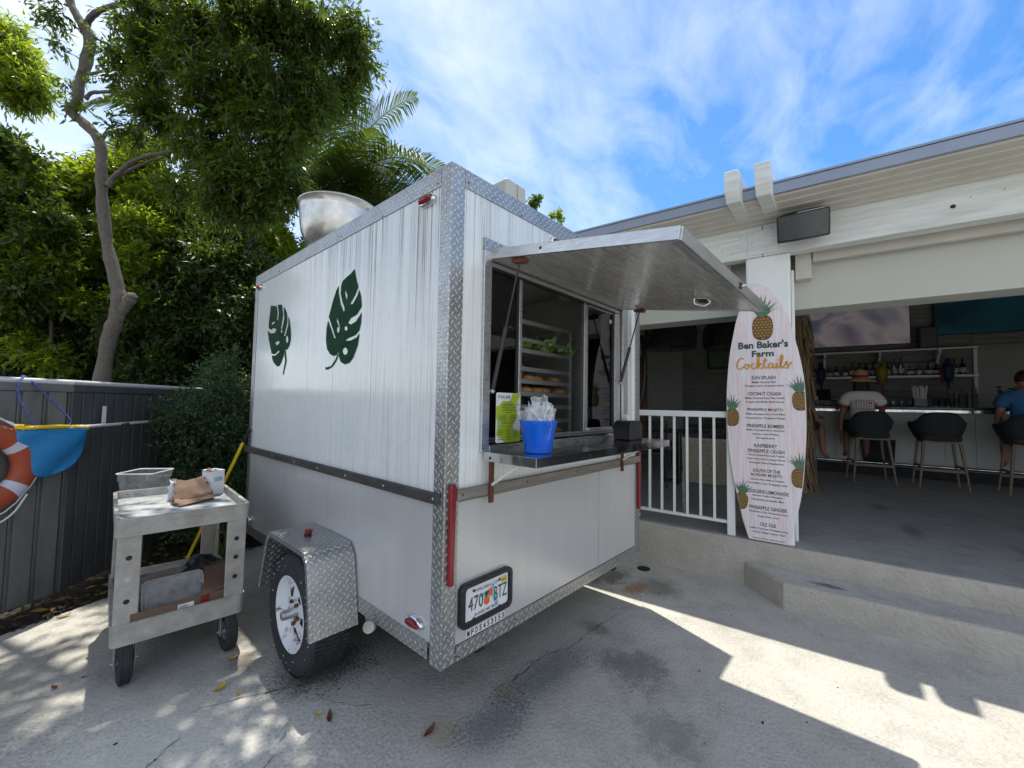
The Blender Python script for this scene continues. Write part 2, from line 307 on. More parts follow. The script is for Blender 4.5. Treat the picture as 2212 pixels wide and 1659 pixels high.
# ---------------------------------------------------------------- mesh helpers
class MB:
    def __init__(s): s.v = []; s.f = []; s.sm = []
    def add(s, vs, fs, sm=False):
        o = len(s.v); s.v += [tuple(v) for v in vs]; s.f += [tuple(i+o for i in f) for f in fs]; s.sm += [sm]*len(fs); return s
    def box(s, x0, x1, y0, y1, z0, z1):
        return s.add([(x0,y0,z0),(x1,y0,z0),(x1,y1,z0),(x0,y1,z0),(x0,y0,z1),(x1,y0,z1),(x1,y1,z1),(x0,y1,z1)],
                     [(0,3,2,1),(4,5,6,7),(0,1,5,4),(1,2,6,5),(2,3,7,6),(3,0,4,7)])
    def bar(s, a, b, w, h=None, up=(0,0,1)):
        a, b = Vector(a), Vector(b); d = (b-a).normalized(); up = Vector(up)
        if abs(d.dot(up)) > .98: up = Vector((0, 1, 0))
        r = d.cross(up).normalized(); u = r.cross(d); h = h or w; r *= w/2; u *= h/2
        return s.add([a-r-u, a+r-u, a+r+u, a-r+u, b-r-u, b+r-u, b+r+u, b-r+u], [(0,3,2,1),(4,5,6,7),(0,1,5,4),(1,2,6,5),(2,3,7,6),(3,0,4,7)])
    def prism(s, pts, ext):
        "closed polygon pts (3d) pushed along ext"
        n = len(pts); e = Vector(ext); P = [Vector(p) for p in pts]
        return s.add(P + [p+e for p in P], [tuple(range(n))[::-1], tuple(range(n, 2*n))] + [(i, (i+1)%n, n+(i+1)%n, n+i) for i in range(n)])
    def tube(s, pts, rad, n=8, caps=True, sm=True, squash=None):
        P = [Vector(p) for p in pts]; m = len(P); R_ = rad if isinstance(rad, (list, tuple)) else [rad]*m
        vs = []; prev = None
        for i, p in enumerate(P):
            t = (P[min(i+1, m-1)] - P[max(i-1, 0)]).normalized()
            if prev is None:
                a = Vector((0,0,1)) if abs(t.z) < .9 else Vector((1,0,0)); a = (a - t*a.dot(t)).normalized()
            else: a = (prev - t*prev.dot(t)).normalized()
            prev = a; b = t.cross(a)
            for k in range(n):
                q = 2*PI*k/n; vs.append(p + (a*math.cos(q) + b*math.sin(q)*(squash or 1))*R_[i])
        fs = [(i*n+k, i*n+(k+1)%n, (i+1)*n+(k+1)%n, (i+1)*n+k) for i in range(m-1) for k in range(n)]
        s.add(vs, fs, sm)
        if caps: s.add([vs[k] for k in range(n)], [tuple(range(n))[::-1]]); s.add([vs[(m-1)*n+k] for k in range(n)], [tuple(range(n))])
        return s
    def lathe(s, prof, n=24, c=(0,0,0), axis='z', sm=True, close=False, a0=0, a1=2*PI):
        c = Vector(c); vs = []; full = abs(a1-a0-2*PI) < 1e-6; k_ = n if full else n+1
        for (r, h) in prof:
            for k in range(k_):
                q = a0 + (a1-a0)*k/n; ca, sa = math.cos(q)*r, math.sin(q)*r
                vs.append(c + Vector({'z': (ca, sa, h), 'x': (h, ca, sa), 'y': (ca, h, sa)}[axis]))
        m = len(prof); rows = m if close else m-1
        fs = [(i*k_+k, i*k_+(k+1)%k_, ((i+1)%m)*k_+(k+1)%k_, ((i+1)%m)*k_+k) for i in range(rows) for k in range(n)]
        return s.add(vs, fs, sm)
    def ball(s, c, r, n=10, m=6):
        r = r if isinstance(r, (tuple, list)) else (r, r, r); c = Vector(c); vs = []
        for i in range(m+1):
            a = PI*i/m
            for k in range(n):
                q = 2*PI*k/n; vs.append((c.x+r[0]*math.sin(a)*math.cos(q), c.y+r[1]*math.sin(a)*math.sin(q), c.z+r[2]*math.cos(a)))
        return s.add(vs, [(i*n+k, (i+1)*n+k, (i+1)*n+(k+1)%n, i*n+(k+1)%n) for i in range(m) for k in range(n)], True)
    def mesh(s, name):
        me = bpy.data.meshes.new(name); me.from_pydata(s.v, [], s.f); me.update()
        me.polygons.foreach_set('use_smooth', s.sm)
        uv = me.uv_layers.new(name='UVMap'); nl = len(me.loops)
        co = np.empty(len(me.vertices)*3); me.vertices.foreach_get('co', co); co = co.reshape(-1, 3)
        li = np.empty(nl, int); me.loops.foreach_get('vertex_index', li)
        nf = np.empty(len(me.polygons)*3); me.polygons.foreach_get('normal', nf); nf = nf.reshape(-1, 3)
        lt = np.empty(len(me.polygons), int); me.polygons.foreach_get('loop_total', lt)
        ax = np.repeat(np.argmax(np.abs(nf), 1), lt); c = co[li]
        u = np.where(ax == 0, c[:, 1], c[:, 0]); v = np.where(ax == 2, c[:, 1], c[:, 2])
        uv.data.foreach_set('uv', np.stack([u, v], 1).ravel())
        return me
    def build(s, name, mat, parent=None, bevel=0., seg=2, weld=False):
        me = s.mesh(name); me.materials.append(mat if not isinstance(mat, str) else mt[mat])
        o = bpy.data.objects.new(name, me); COL.objects.link(o)
        if parent: o.parent = parent
        if bevel:
            b = o.modifiers.new('bevel', 'BEVEL'); b.width = bevel; b.segments = seg; b.limit_method = 'ANGLE'; b.harden_normals = False
        return o
def B(*a): return MB().box(*a)

def tag(o, label=None, cat=None, group=None, kind=None):
    for k, v in (('label', label), ('category', cat), ('group', group), ('kind', kind)):
        if v: o[k] = v
    return o
def thing(name, label, cat, loc=(0,0,0), rotz=0., group=None):
    o = bpy.data.objects.new(name, None); COL.objects.link(o); o.empty_display_size = .1
    o.location = loc; o.rotation_euler = (0, 0, rotz); return tag(o, label, cat, group)
def dup(root, loc=None, rotz=None, label=None):
    r = root.copy(); COL.objects.link(r)
    if loc is not None: r.location = loc
    if rotz is not None: r.rotation_euler = (0, 0, rotz)
    if label: r['label'] = label
    for ch in list(root.children):
        c = ch.copy(); COL.objects.link(c); c.parent = r
        for g in list(ch.children):
            d = g.copy(); COL.objects.link(d); d.parent = c
    return r
def clone(o, parent, loc=(0,0,0), rot=(0,0,0)):
    c = o.copy(); COL.objects.link(c); c.parent = parent; c.location = loc; c.rotation_euler = rot; return c

def flat_from_curve(cu, name, mat, parent, origin, xd, ud, fit_w=None, fit_h=None, center=True, curve_fn=None):
    tmp = bpy.data.objects.new('tmp', cu); COL.objects.link(tmp)
    dg = bpy.context.evaluated_depsgraph_get(); me = bpy.data.meshes.new_from_object(tmp.evaluated_get(dg)); bpy.data.objects.remove(tmp)
    n = len(me.vertices)
    if n == 0: return None
    co = np.empty(n*3); me.vertices.foreach_get('co', co); co = co.reshape(-1, 3)
    mn, mx = co.min(0), co.max(0); w, h = mx[0]-mn[0], mx[1]-mn[1]
    sx_ = fit_w/w if fit_w else 1; sy_ = fit_h/h if fit_h else sx_
    if fit_h and not fit_w: sx_ = sy_
    X = (co[:, 0]-(mn[0]+mx[0])/2)*sx_ if center else co[:, 0]*sx_; Y = (co[:, 1]-mn[1])*sy_ if center else co[:, 1]*sy_
    if curve_fn: X, Y = curve_fn(X, Y)
    xd, ud, o3 = Vector(xd).normalized(), Vector(ud).normalized(), Vector(origin); nn = xd.cross(ud)
    P = np.array(o3)[None] + X[:, None]*np.array(xd)[None] + Y[:, None]*np.array(ud)[None]
    me.vertices.foreach_set('co', P.ravel()); me.update(); me.materials.clear(); me.materials.append(mt[mat])
    o = bpy.data.objects.new(name, me); COL.objects.link(o); o.parent = parent
    return o
def text(body, name, mat, parent, origin, xd, ud, w=None, h=None, bold=0., shear=0., arch=0.):
    cu = bpy.data.curves.new('t', 'FONT'); cu.body = body; cu.size = 1.; cu.offset = bold; cu.shear = shear; cu.resolution_u = 2; cu.align_x = 'LEFT'
    fn = (lambda X, Y: (X, Y - arch*X*X)) if arch else None
    return flat_from_curve(cu, name, mat, parent, origin, xd, ud, w, h, True, fn)
def shape2d(polys, name, mat, parent, origin, xd, ud, ext=0.):
    cu = bpy.data.curves.new('s', 'CURVE'); cu.dimensions = '2D'; cu.fill_mode = 'BOTH'; cu.extrude = ext
    for p in polys:
        sp = cu.splines.new('POLY'); sp.points.add(len(p)-1); sp.use_cyclic_u = True
        for i, (x, y) in enumerate(p): sp.points[i].co = (x, y, 0, 1)
    return flat_from_curve(cu, name, mat, parent, origin, xd, ud, center=False)

def leaves_mesh(name, mat, P, D, L, W, rs, fold=.25, parent=None):
    "P leaf bases, D unit directions, L length, W half-width (arrays)"
    n = len(P); up = rs.normal(size=(n, 3)); up[:, 2] += 1.1
    S = np.cross(D, up); S /= np.linalg.norm(S, axis=1, keepdims=True)+1e-9; Nn = np.cross(S, D)
    L = L[:, None]; W = W[:, None]
    v = np.stack([P, P+D*L*.45+S*W+Nn*W*fold, P+D*L - Nn*L*.12, P+D*L*.45-S*W+Nn*W*fold], 1).reshape(-1, 3)
    me = bpy.data.meshes.new(name); me.vertices.add(4*n); me.vertices.foreach_set('co', v.ravel())
    me.loops.add(4*n); me.loops.foreach_set('vertex_index', np.arange(4*n)); me.polygons.add(n)
    me.polygons.foreach_set('loop_start', np.arange(n)*4)
    me.update(calc_edges=True); me.materials.append(mt[mat])
    o = bpy.data.objects.new(name, me); COL.objects.link(o)
    if parent: o.parent = parent
    return o
def crown(name, mat, balls, nsp, leaf=.085, wid=.014, seed=1, droop=.5, per=9, spl=.24, sub=9, subr=.42, parent=None, shell=.55, off=(0,0,0)):
    "balls: (centre, radius or (rx, ry, rz)); sprigs of leaves in small clumps on and in each ball"
    rs = np.random.default_rng(seed); C_, R_ = [], []
    for c, r in balls:
        r = np.array(r if isinstance(r, (tuple, list)) else (r, r, r), float)
        C_.append(np.array(c, float)); R_.append(r)
    vol = np.array([float(np.prod(r))**(2/3.) for r in R_]); pr = vol/vol.sum()
    # sub-clumps
    sc_, sr_, sw = [], [], []
    for c, r, p in zip(C_, R_, pr):
        d = rs.normal(size=(sub, 3)); d /= np.linalg.norm(d, axis=1, keepdims=True)
        rad = shell + (1-shell)*rs.random((sub, 1))
        sc_.append(c + d*r*rad*.85); q = r.mean()*subr*(.6+.8*rs.random(sub)); sr_.append(q); sw.append(np.full(sub, p/sub)*(.5+rs.random(sub)))
    sc_ = np.concatenate(sc_); sr_ = np.concatenate(sr_); sw = np.concatenate(sw); sw /= sw.sum()
    k = rs.choice(len(sc_), nsp, p=sw); d = rs.normal(size=(nsp, 3)); d /= np.linalg.norm(d, axis=1, keepdims=True)
    P = sc_[k] + d*(sr_[k]*rs.random(nsp)**.45)[:, None]
    D = d*.8 + rs.normal(size=(nsp, 3))*.5; D[:, 2] -= droop; D /= np.linalg.norm(D, axis=1, keepdims=True)
    t = (np.arange(per)+.5)/per; LP = P[:, None]+D[:, None]*(t[None, :, None]*spl*(.7+.6*rs.random((nsp, 1, 1))))
    LD = D[:, None]*.75 + rs.normal(size=(nsp, per, 3))*.62; LD[..., 2] -= droop*.35; LD /= np.linalg.norm(LD, axis=2, keepdims=True)
    n = nsp*per; LL = leaf*(.45+1.0*rs.random(n)); WW = wid*(.55+.9*rs.random(n))
    return leaves_mesh(name, mat, (LP.reshape(-1, 3)-np.array(off)), LD.reshape(-1, 3), LL, WW, rs, parent=parent)
def curve_pts(pts, n):
    "smooth (Catmull-Rom) through pts of any dimension"
    P = [np.array(p, float) for p in pts]; P = [2*P[0]-P[1]] + P + [2*P[-1]-P[-2]]; out = []
    for i in range(1, len(P)-2):
        for k in range(n):
            t = k/n; out.append(.5*((2*P[i]) + (-P[i-1]+P[i+1])*t + (2*P[i-1]-5*P[i]+4*P[i+1]-P[i+2])*t*t + (-P[i-1]+3*P[i]-3*P[i+1]+P[i+2])*t**3))
    out.append(P[-2]); return out
BY = 0.1129      # the bar building is turned this much against the trailer
BN = Vector((math.cos(BY), math.sin(BY), 0)); BD = Vector((-math.sin(BY), math.cos(BY), 0))
def W(u, v, z=0.): return BN*u + BD*v + Vector((0, 0, z))
# ================================================================ setting
def struct(name, mb, mat, parent=None, **k):
    o = mb.build(name, mat, parent, **k)
    if not parent: o['kind'] = 'structure'
    return o
g = MB(); 
for (x0, x1, y0, y1) in [(-60, 80, -60, 80)]: g.add([(x0,y0,-.02),(x1,y0,-.02),(x1,y1,-.02),(x0,y1,-.02)], [(0,1,2,3)])
struct('ground', g, 'soil')
# concrete drive: its left edge follows the fence
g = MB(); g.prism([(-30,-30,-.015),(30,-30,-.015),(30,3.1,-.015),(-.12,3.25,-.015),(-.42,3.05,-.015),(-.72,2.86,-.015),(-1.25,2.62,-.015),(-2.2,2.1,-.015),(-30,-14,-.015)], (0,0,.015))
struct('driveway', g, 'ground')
# cracks in the drive are narrow dark grooves
rs = np.random.default_rng(5)
def crack(pts, w, name='driveway_crack'):
    P = curve_pts([(x, y, 0) for x, y in pts], 7); m = MB(); Lf, Rt = [], []
    for i, p in enumerate(P):
        q = p + rs.normal(size=3)*.006; ww = w*(.3+rs.random())*(1 if 0 < i < len(P)-1 else .1); Lf.append((q[0], q[1]+ww/2, .0035)); Rt.append((q[0]+ww*.2, q[1]-ww/2, .0035))
    k = len(P); m.add(Lf+Rt, [(i, i+k, i+k+1, i+1) for i in range(k-1)]); o = m.build(name, 'black_matt'); o['kind'] = 'structure'
crack([(.02,.42),(-.12,.62),(-.22,.86),(-.40,.98),(-.62,1.05)], .005); crack([(-.66,.92),(-.8,.80),(-.95,.70),(-1.1,.42),(-1.3,.2)], .004)
crack([(.55,.10),(.8,.12),(1.05,.06),(1.35,.05),(1.6,.02)], .004); crack([(-.30,.70),(-.42,.52),(-.6,.42)], .003)
# mulch bed between drive and fence
m = MB(); 
for i in range(1500):
    t = rng.random(); x = -2.2+t*2.6; edge = np.interp(x, [-2.2,-1.25,-.72,-.42,-.12,.4], [2.1,2.62,2.86,3.05,3.25,3.2]); y = edge - .02 + abs(rng.normal())*.32
    a = rng.random()*PI; l = .008+.022*rng.random(); w = .004+.006*rng.random(); z = -.005+.02*rng.random()
    c, s = math.cos(a), math.sin(a); dz = rng.normal()*.006
    m.add([(x-c*l-s*w, y-s*l+c*w, z), (x+c*l-s*w, y+s*l+c*w, z+dz), (x+c*l+s*w, y+s*l-c*w, z+dz+.004), (x-c*l+s*w, y-s*l-c*w, z+.004)], [(0,1,2,3)])
tag(m.build('mulch', 'mulch'), kind='stuff')
# fallen leaves gathered in the bed
mt['leaf_litter'] = leaf_mat('leaf_litter', (.30,.20,.03), (.12,.06,.02), .1, .7)
n = 420; xs = rng.random(n)*3.2-2.2; es = np.interp(xs, [-2.2,-1.25,-.72,-.42,-.12,1.2], [2.1,2.62,2.86,3.05,3.25,3.2]); ys = es + np.abs(rng.normal(size=n))*.8
ang = rng.random(n)*6.28; D = np.stack([np.cos(ang), np.sin(ang), rng.normal(size=n)*.1], 1); D /= np.linalg.norm(D, axis=1, keepdims=True)
o = leaves_mesh('leaf_litter', 'leaf_litter', np.stack([xs, ys, np.full(n, .022)], 1), D, .06+.05*rng.random(n), .011+.006*rng.random(n), rng); tag(o, kind='stuff')
# countable fallen leaves on the concrete
mt['leaf_yellow'] = M('fallen_leaf_yellow', (.55, .38, .04), .6); mt['leaf_brown'] = M('fallen_leaf_brown', (.16, .055, .03), .7)
def fallen(x, y, a, l, w, mat, label):
    m = MB(); n = 7; Lf, Rt, Ce = [], [], []
    for i in range(n):
        t = i/(n-1); hw = w*math.sin(PI*min(1, t*.96+.02))**.8; X = (t-.5)*l; z = .006+.010*(2*t-1)**2
        Ce.append((X, 0, z-.003)); Lf.append((X, hw, z+.004)); Rt.append((X, -hw, z+.003))
    m.add(Lf+Ce+Rt, [(i, i+1, n+i+1, n+i) for i in range(n-1)]+[(n+i, n+i+1, 2*n+i+1, 2*n+i) for i in range(n-1)], True)
    o = m.build('fallen_leaf', mat); o.location = (x, y, 0); o.rotation_euler = (0, 0, a); tag(o, label, 'leaf', 'dry leaves scattered on the concrete')
fallen(-.472, 1.128, .6, .075, .012, 'leaf_yellow', 'yellow dry leaf on the concrete between cart wheel and trailer tyre')
fallen(-.188, .546, 1.1, .085, .011, 'leaf_brown', 'curled reddish brown leaf on the concrete nearest the trailer tyre')
fallen(.073, .151, .35, .085, .013, 'leaf_brown', 'brown leaf lying in front of the lowest trailer corner')
fallen(-.215, .60, .3, .035, .008, 'leaf_yellow', 'tiny yellow leaf beside the curled reddish brown one')
fallen(-.20, .86, 1.4, .04, .008, 'leaf_brown', 'small tan leaf in front of the trailer tyre')
fallen(-.42, 1.02, .2, .03, .007, 'leaf_yellow', 'tiny yellow green leaf close to the long crack')
fallen(-1.02, 1.72, 2.2, .035, .011, 'leaf_brown', 'small brown leaf left of the cart near the sunlit patch')
fallen(-.36, 1.36, .1, .05, .010, 'leaf_yellow', 'yellow leaf by the damp stain right of the cart')
fallen(-.98, 2.66, .3, .07, .012, 'leaf_yellow', 'yellow leaf at the edge of the mulch below the fence')
fallen(-.80, 2.92, .1, .05, .014, 'leaf_yellow', 'pale yellow leaf on the mulch behind the cart')
m = MB()
for i in range(60):
    x = rng.uniform(-1.4, 2.3); y = rng.uniform(-1.3, 2.0); k_ = 2.2 if i < 9 else 1
    m.ball((x, y, .002), (k_*rng.uniform(.002,.006), k_*rng.uniform(.002,.005), .003), 5, 3)
tag(m.build('grit', 'mulch'), kind='stuff')
# drain cover
t = thing('drain_cover', 'small dark round drain grate in the concrete below the deck wall', 'drain', (2.47, .24, 0))
MB().lathe([(.0, .001), (.055, .001), (.055, .006), (.045, .006), (.043, .003), (0, .003)], 24).build('rim', 'black_matt', t)
m = MB(); [m.box(-.04, .04, y-.004, y+.004, .003, .007) for y in (-.03, -.015, 0, .015, .03)]; m.build('grate', 'black', t)

# ---------------------------------------------------------------- bar building: axes u (into the bar), v (away along the front)
bar = thing('bar_building', 'white open fronted bar building with a metal roof and painted timber beam', 'building', (0,0,0), BY)
def bb(name, u0, u1, v0, v1, z0, z1, mat, bevel=0.): return B(u0, u1, v0, v1, z0, z1).build(name, mat, bar, bevel)
VA, VB = -7.0, 8.0
deck = B(2.67, 12, VA, VB, -.02, .36).build('deck', 'stucco', bar, .012); B(2.685, 12, VA+.01, VB-.01, .30, .3635).build('deck_floor', 'deck', bar)
# the step has a clipped corner at its far end
MB().prism([(2.36, VA, -.02), (2.36, -1.08, -.02), (2.668, -.80, -.02), (2.668, VA, -.02)], (0,0,.205)).build('step', 'stucco', bar, .014, 3)
MB().prism([(2.375, VA+.01, .16), (2.375, -1.088, .16), (2.668, -.815, .16), (2.668, VA+.01, .16)], (0,0,.029)).build('step_tread', 'step_top', bar)
bb('post', 2.70, 2.98, -1.149, -.835, .362, 2.708, 'white', .015)
bb('post_edge_strip', 2.86, 2.90, -1.172, -1.150, .365, 2.6, 'white', .004)
m = bb('beam', 2.70, 2.82, -6.9, -.964, 2.71, 2.985, 'beam', .006); bb('beam', 2.70, 2.82, -.960, 7.9, 2.71, 2.985, 'beam', .006)
bb('beam_trim', 2.823, 2.862, -6.9, 7.9, 2.725, 2.90, 'soffit', .003); bb('beam_trim', 2.90, 2.95, -6.9, -1.30, 2.66, 2.80, 'soffit', .003)
bb('beam_trim', 2.90, 2.95, -.7, 7.9, 2.66, 2.80, 'soffit', .003); bb('beam_bracket', 2.88, 3.04, -1.29, -1.18, 2.52, 2.78, 'soffit', .004)
pl = bb('joint_plate', 2.692, 2.699, -1.071, -.853, 2.73, 2.93, 'beam', .002)
for v, z in ((-.885, 2.90), (-.885, 2.83), (-1.03, 2.905), (-1.03, 2.825)): MB().lathe([(0,-.010),(.006,-.009),(.009,-.002),(.009,0)], 8, (2.692, v, z), 'x').build('bolt', 'white_pvc', pl)
MB().lathe([(0, 0), (.014, 0)], 12, (2.6985, -2.067, 2.832), 'x').build('bolt_hole', 'black_matt', bar)
for v, z in ((-2.15, 2.875), (-2.30, 2.885), (-.80, 2.90), (-.62, 2.86), (-.66, 2.80), (-.74, 2.77), (-.55, 2.82)): MB().lathe([(0, 0), (.004, 0)], 8, (2.6985, v, z), 'x').build('nail_head', 'rust', bar)
# paired rafter tails reaching out past the roof edge
for v0 in (-.905, -1.10):
    sk = lambda u, z: (u, v0+(2.8-u)*.075, z)
    MB().prism([sk(2.95, 2.99), sk(2.17, 2.985), sk(2.10, 3.05), sk(2.10, 3.20), sk(2.95, 3.21)], (0, .095, 0)).build('rafter_tail', 'beam', bar, .004)
# roof: fascia, ribbed soffit boards, sheet on top
bb('fascia', 2.262, 2.29, -6.9, 7.9, 3.02, 3.095, 'fascia', .003)
for i in range(6):
    u0 = 2.293 + i*.088; z = 3.018 - .010*i
    MB().prism([(u0, -6.9, z), (u0+.012, -6.9, z-.008), (u0+.083, -6.9, z-.011), (u0+.085, -6.9, z+.012), (u0, -6.9, z+.012)], (0, 14.8, 0)).build('soffit_board', 'soffit', bar)
MB().prism([(2.255, -7, 3.097), (2.255, -7, 3.112), (7.0, -7, 4.02), (12.2, -7, 3.9), (12.2, -7, 3.88), (7.0, -7, 4.0)], (0, 15, 0)).build('roof', 'fascia', bar)
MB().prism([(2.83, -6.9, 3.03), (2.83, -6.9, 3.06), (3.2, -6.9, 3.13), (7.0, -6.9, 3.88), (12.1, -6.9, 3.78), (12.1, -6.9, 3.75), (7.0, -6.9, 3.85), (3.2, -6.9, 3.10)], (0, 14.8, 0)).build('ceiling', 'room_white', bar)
bb('header_soffit', 2.83, 3.02, -6.9, 7.9, 2.80, 2.82, 'cream_wall')
bb('header_wall', 3.0, 3.28, -6.9, 7.9, 2.29, 2.798, 'cream_wall')
bb('header_wall', 3.0, 3.28, -6.9, 7.9, 2.822, 3.028, 'cream_wall')
# back wall: corrugated sheets run sideways, one object per sheet
def corr(v0, v1, z0, z1, u=9.42, pitch=.085, amp=.016):
    m = MB(); n = int((z1-z0)/pitch*6); vs = []
    for i in range(n+1):
        z = z0+(z1-z0)*i/n; q = amp*math.cos(2*PI*(z-z0)/pitch); vs += [(u-q, v0, z), (u-q, v1, z)]
    m.add(vs, [(2*i, 2*i+1, 2*i+3, 2*i+2) for i in range(n)], True); return m.build('corrugated_sheet', 'corr', bar)
for a, b_ in ((-3.68, -2.78), (-2.778, -1.88), (-1.878, -.98), (-.978, -.08), (-.078, 1.17)): corr(a, b_, .36, 3.7)
corr(-6.8, -3.70, 2.62, 3.7)
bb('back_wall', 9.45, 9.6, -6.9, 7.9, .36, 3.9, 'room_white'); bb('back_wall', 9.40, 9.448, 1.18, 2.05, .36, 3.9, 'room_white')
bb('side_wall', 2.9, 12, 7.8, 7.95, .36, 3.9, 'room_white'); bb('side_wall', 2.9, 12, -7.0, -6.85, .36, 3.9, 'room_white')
bb('wood_panel', 9.36, 9.42, 2.06, 3.6, .36, 2.75, 'orange_wood')
bb('back_bar_door', 9.36, 9.44, -5.6, -3.75, .36, 2.55, 'room_white'); bb('door_frame', 9.35, 9.445, -3.745, -3.70, .36, 2.60, 'white')
# bar shelf with brackets, lower return counter
sh = bb('bottle_shelf', 9.02, 9.38, -3.68, -.9, 2.045, 2.085, 'white'); bb('upper_shelf', 9.1, 9.38, -3.70, -.9, 2.545, 2.575, 'white')
for v in (-1.62, -2.46, -3.26): MB().prism([(9.38, v, 2.54), (9.12, v, 2.54), (9.12, v, 2.5), (9.25, v, 2.44), (9.30, v, 2.3), (9.38, v, 2.28)], (0, .035, 0)).build('shelf_bracket', 'white', bar)

# the bar counter
t = thing('bar_counter', 'white panelled bar counter with a black top across the back of the room', 'bar counter', W(7.85, -2.6, .36), BY)
for i in range(16):
    v = 1.9 - i*.33; B(0, .03, v-.327, v, .17, 1.06).build('front_board', 'bar_front', t, .003)
B(.02, .05, -3.6, 2.0, 0, .17).build('kick_board', 'black_matt', t); B(-.20, .6, -3.6, 2.02, 1.10, 1.145).build('counter_top', 'bar_top', t, .008)
B(-.14, -.10, -3.6, 2.0, 1.055, 1.095).build('top_edge_strip', 'steel', t); B(.05, .55, -3.6, 1.95, .0, 1.09).build('cabinet', 'dark_in', t)
MB().tube([(-.12, -3.6, .22), (-.12, 2.0, .22)], .025, 10).build('foot_rail', 'steel', t)

# televisions on the back wall
for nm, v0, v1, cols, loc, lab in (('tv', -2.90, -1.25, [(.012,.011,.03),(.13,.11,.14),(.24,.21,.21),(.07,.08,.12),(.03,.10,.17)], (0,.3,.2), 'wide television on the corrugated wall with pinkish blurred reflections painted as glow'),
                                   ('tv', -4.95, -3.21, [(.001,.002,.005),(.002,.010,.016),(.003,.025,.034),(.002,.012,.018)], (3,1,4), 'television on the right with dark teal reflections painted as glow')):
    z0, z1 = (2.70, 3.52) if v1 > -2 else (2.82, 3.54)
    mt['scr'] = tv_mat('screen_reflection', cols, loc)  # screen colours glow in place of the room's reflections
    t = thing('television', lab, 'television', W(9.30, (v0+v1)/2, z0), BY, 'televisions above the back bar'); hw = (v1-v0)/2
    B(0, .05, -hw, hw, 0, z1-z0).build('casing', 'black', t, .006); B(-.004, -.001, -hw+.015, hw-.015, .015, z1-z0-.015).build('screen', 'scr', t)
# ================================================================ the food trailer: x along the serving face, y back along the side
T = thing('food_trailer', 'white food trailer with diamond plate trim, green leaf decals and a raised serving hatch', 'trailer')
L_, WD, ZB, ZT = 2.535, 1.84, .36, 2.475
def tb(name, x0, x1, y0, y1, z0, z1, mat, bevel=0., parent=None): return B(x0, x1, y0, y1, z0, z1).build(name, mat, parent or T, bevel)
# shell (hollow)
tb('inner_wall', .018, .05, .03, L_-.02, .40, 2.44, 'cream_in'); tb('inner_wall', WD-.05, WD-.018, .03, L_-.02, .40, 2.44, 'cream_in')
tb('inner_wall', .05, WD-.05, L_-.06, L_-.02, .40, 2.44, 'cream_in'); tb('floor', .02, WD-.02, .03, L_-.02, .37, .42, 'dark_in')
tb('roof', .008, WD-.008, .008, L_-.008, 2.44, ZT-.006, 'tlower'); tb('ceiling', .05, WD-.05, .06, L_-.06, 2.36, 2.38, 'cream_in')
# back face around the opening (opening x .232-1.46, z 1.27-2.10)
OX0, OX1, OZ0, OZ1 = .215, 1.60, 1.24, 2.13
for (x0, x1, z0, z1) in ((.05, OX0, .44, 2.42), (OX1, 1.79, .44, 2.42), (OX0, OX1, OZ1, 2.42), (OX0, OX1, .44, OZ0)): tb('inner_wall', x0, x1, .012, .055, z0, z1, 'cream_in')
tb('skin_panel', .072, OX0-.004, .0, .010, 1.066, 2.392, 'twhite'); tb('skin_panel', OX0-.002, OX1-.002, 0, .010, OZ1, 2.392, 'twhite'); tb('skin_panel', OX1, 1.772, 0, .010, 1.066, 2.392, 'twhite')
tb('skin_panel', OX0-.002, OX1-.002, 0, .010, 1.066, OZ0, 'twhite')
for a, b_ in ((.072, 1.255), (1.259, 1.772)): tb('lower_skin_panel', a, b_, 0, .010, .428, 1.02, 'tlower')
# side skin
ys = [.068, .62, 1.06, 1.427, 2.07, 2.47]
for a, b_ in zip(ys[:-1], ys[1:]): tb('skin_panel', 0, .010, a+.002, b_-.002, 1.045, 2.392, 'twhite')
for a, b_ in ((.068, 1.06), (1.06, 2.07), (2.07, 2.47)): tb('lower_skin_panel', 0, .010, a+.0012, b_-.0012, .442, 1.045, 'tlower')
tb('side_skin', WD-.010, WD, .07, L_-.07, .44, 2.39, 'twhite'); tb('side_skin', .07, WD-.07, L_-.010, L_, .44, 2.39, 'twhite')
# diamond plate corner posts and rails, 4 mm proud
P = .005
MB().prism([(-P, -P, ZB), (.072, -P, ZB), (.072, 0, ZB), (0, 0, ZB), (0, .068, ZB), (-P, .068, ZB)], (0, 0, ZT-ZB)).build('corner_plate', 'diamond', T, .002)
MB().prism([(WD+P, -P, ZB+.01), (WD+P, .068, ZB+.01), (WD, .068, ZB+.01), (WD, 0, ZB+.01), (1.772, 0, ZB+.01), (1.772, -P, ZB+.01)], (0, 0, ZT-ZB-.012)).build('corner_plate', 'diamond', T, .002)
MB().prism([(-P, L_+P, ZB+.01), (-P, 2.472, ZB+.01), (0, 2.472, ZB+.01), (0, L_, ZB+.01), (.07, L_, ZB+.01), (.07, L_+P, ZB+.01)], (0, 0, ZT-ZB-.012)).build('corner_plate', 'diamond', T, .002)
tb('top_rail', -P, 0, .070, 2.470, 2.392, ZT-.001, 'diamond', .001); tb('top_rail', .074, 1.770, -P, 0, 2.392, ZT-.001, 'diamond', .001)
tb('bottom_rail', -P, 0, .086, 2.470, ZB+.012, .444, 'diamond', .001); tb('bottom_rail', .076, 1.770, -P-.001, 0, ZB+.002, .426, 'diamond', .001)
tb('top_edge', -.002, .072, .0, 2.53, ZT+.0005, ZT+.004, 'diamond'); tb('top_edge', .074, WD, .0, .07, ZT+.0005, ZT+.004, 'diamond')
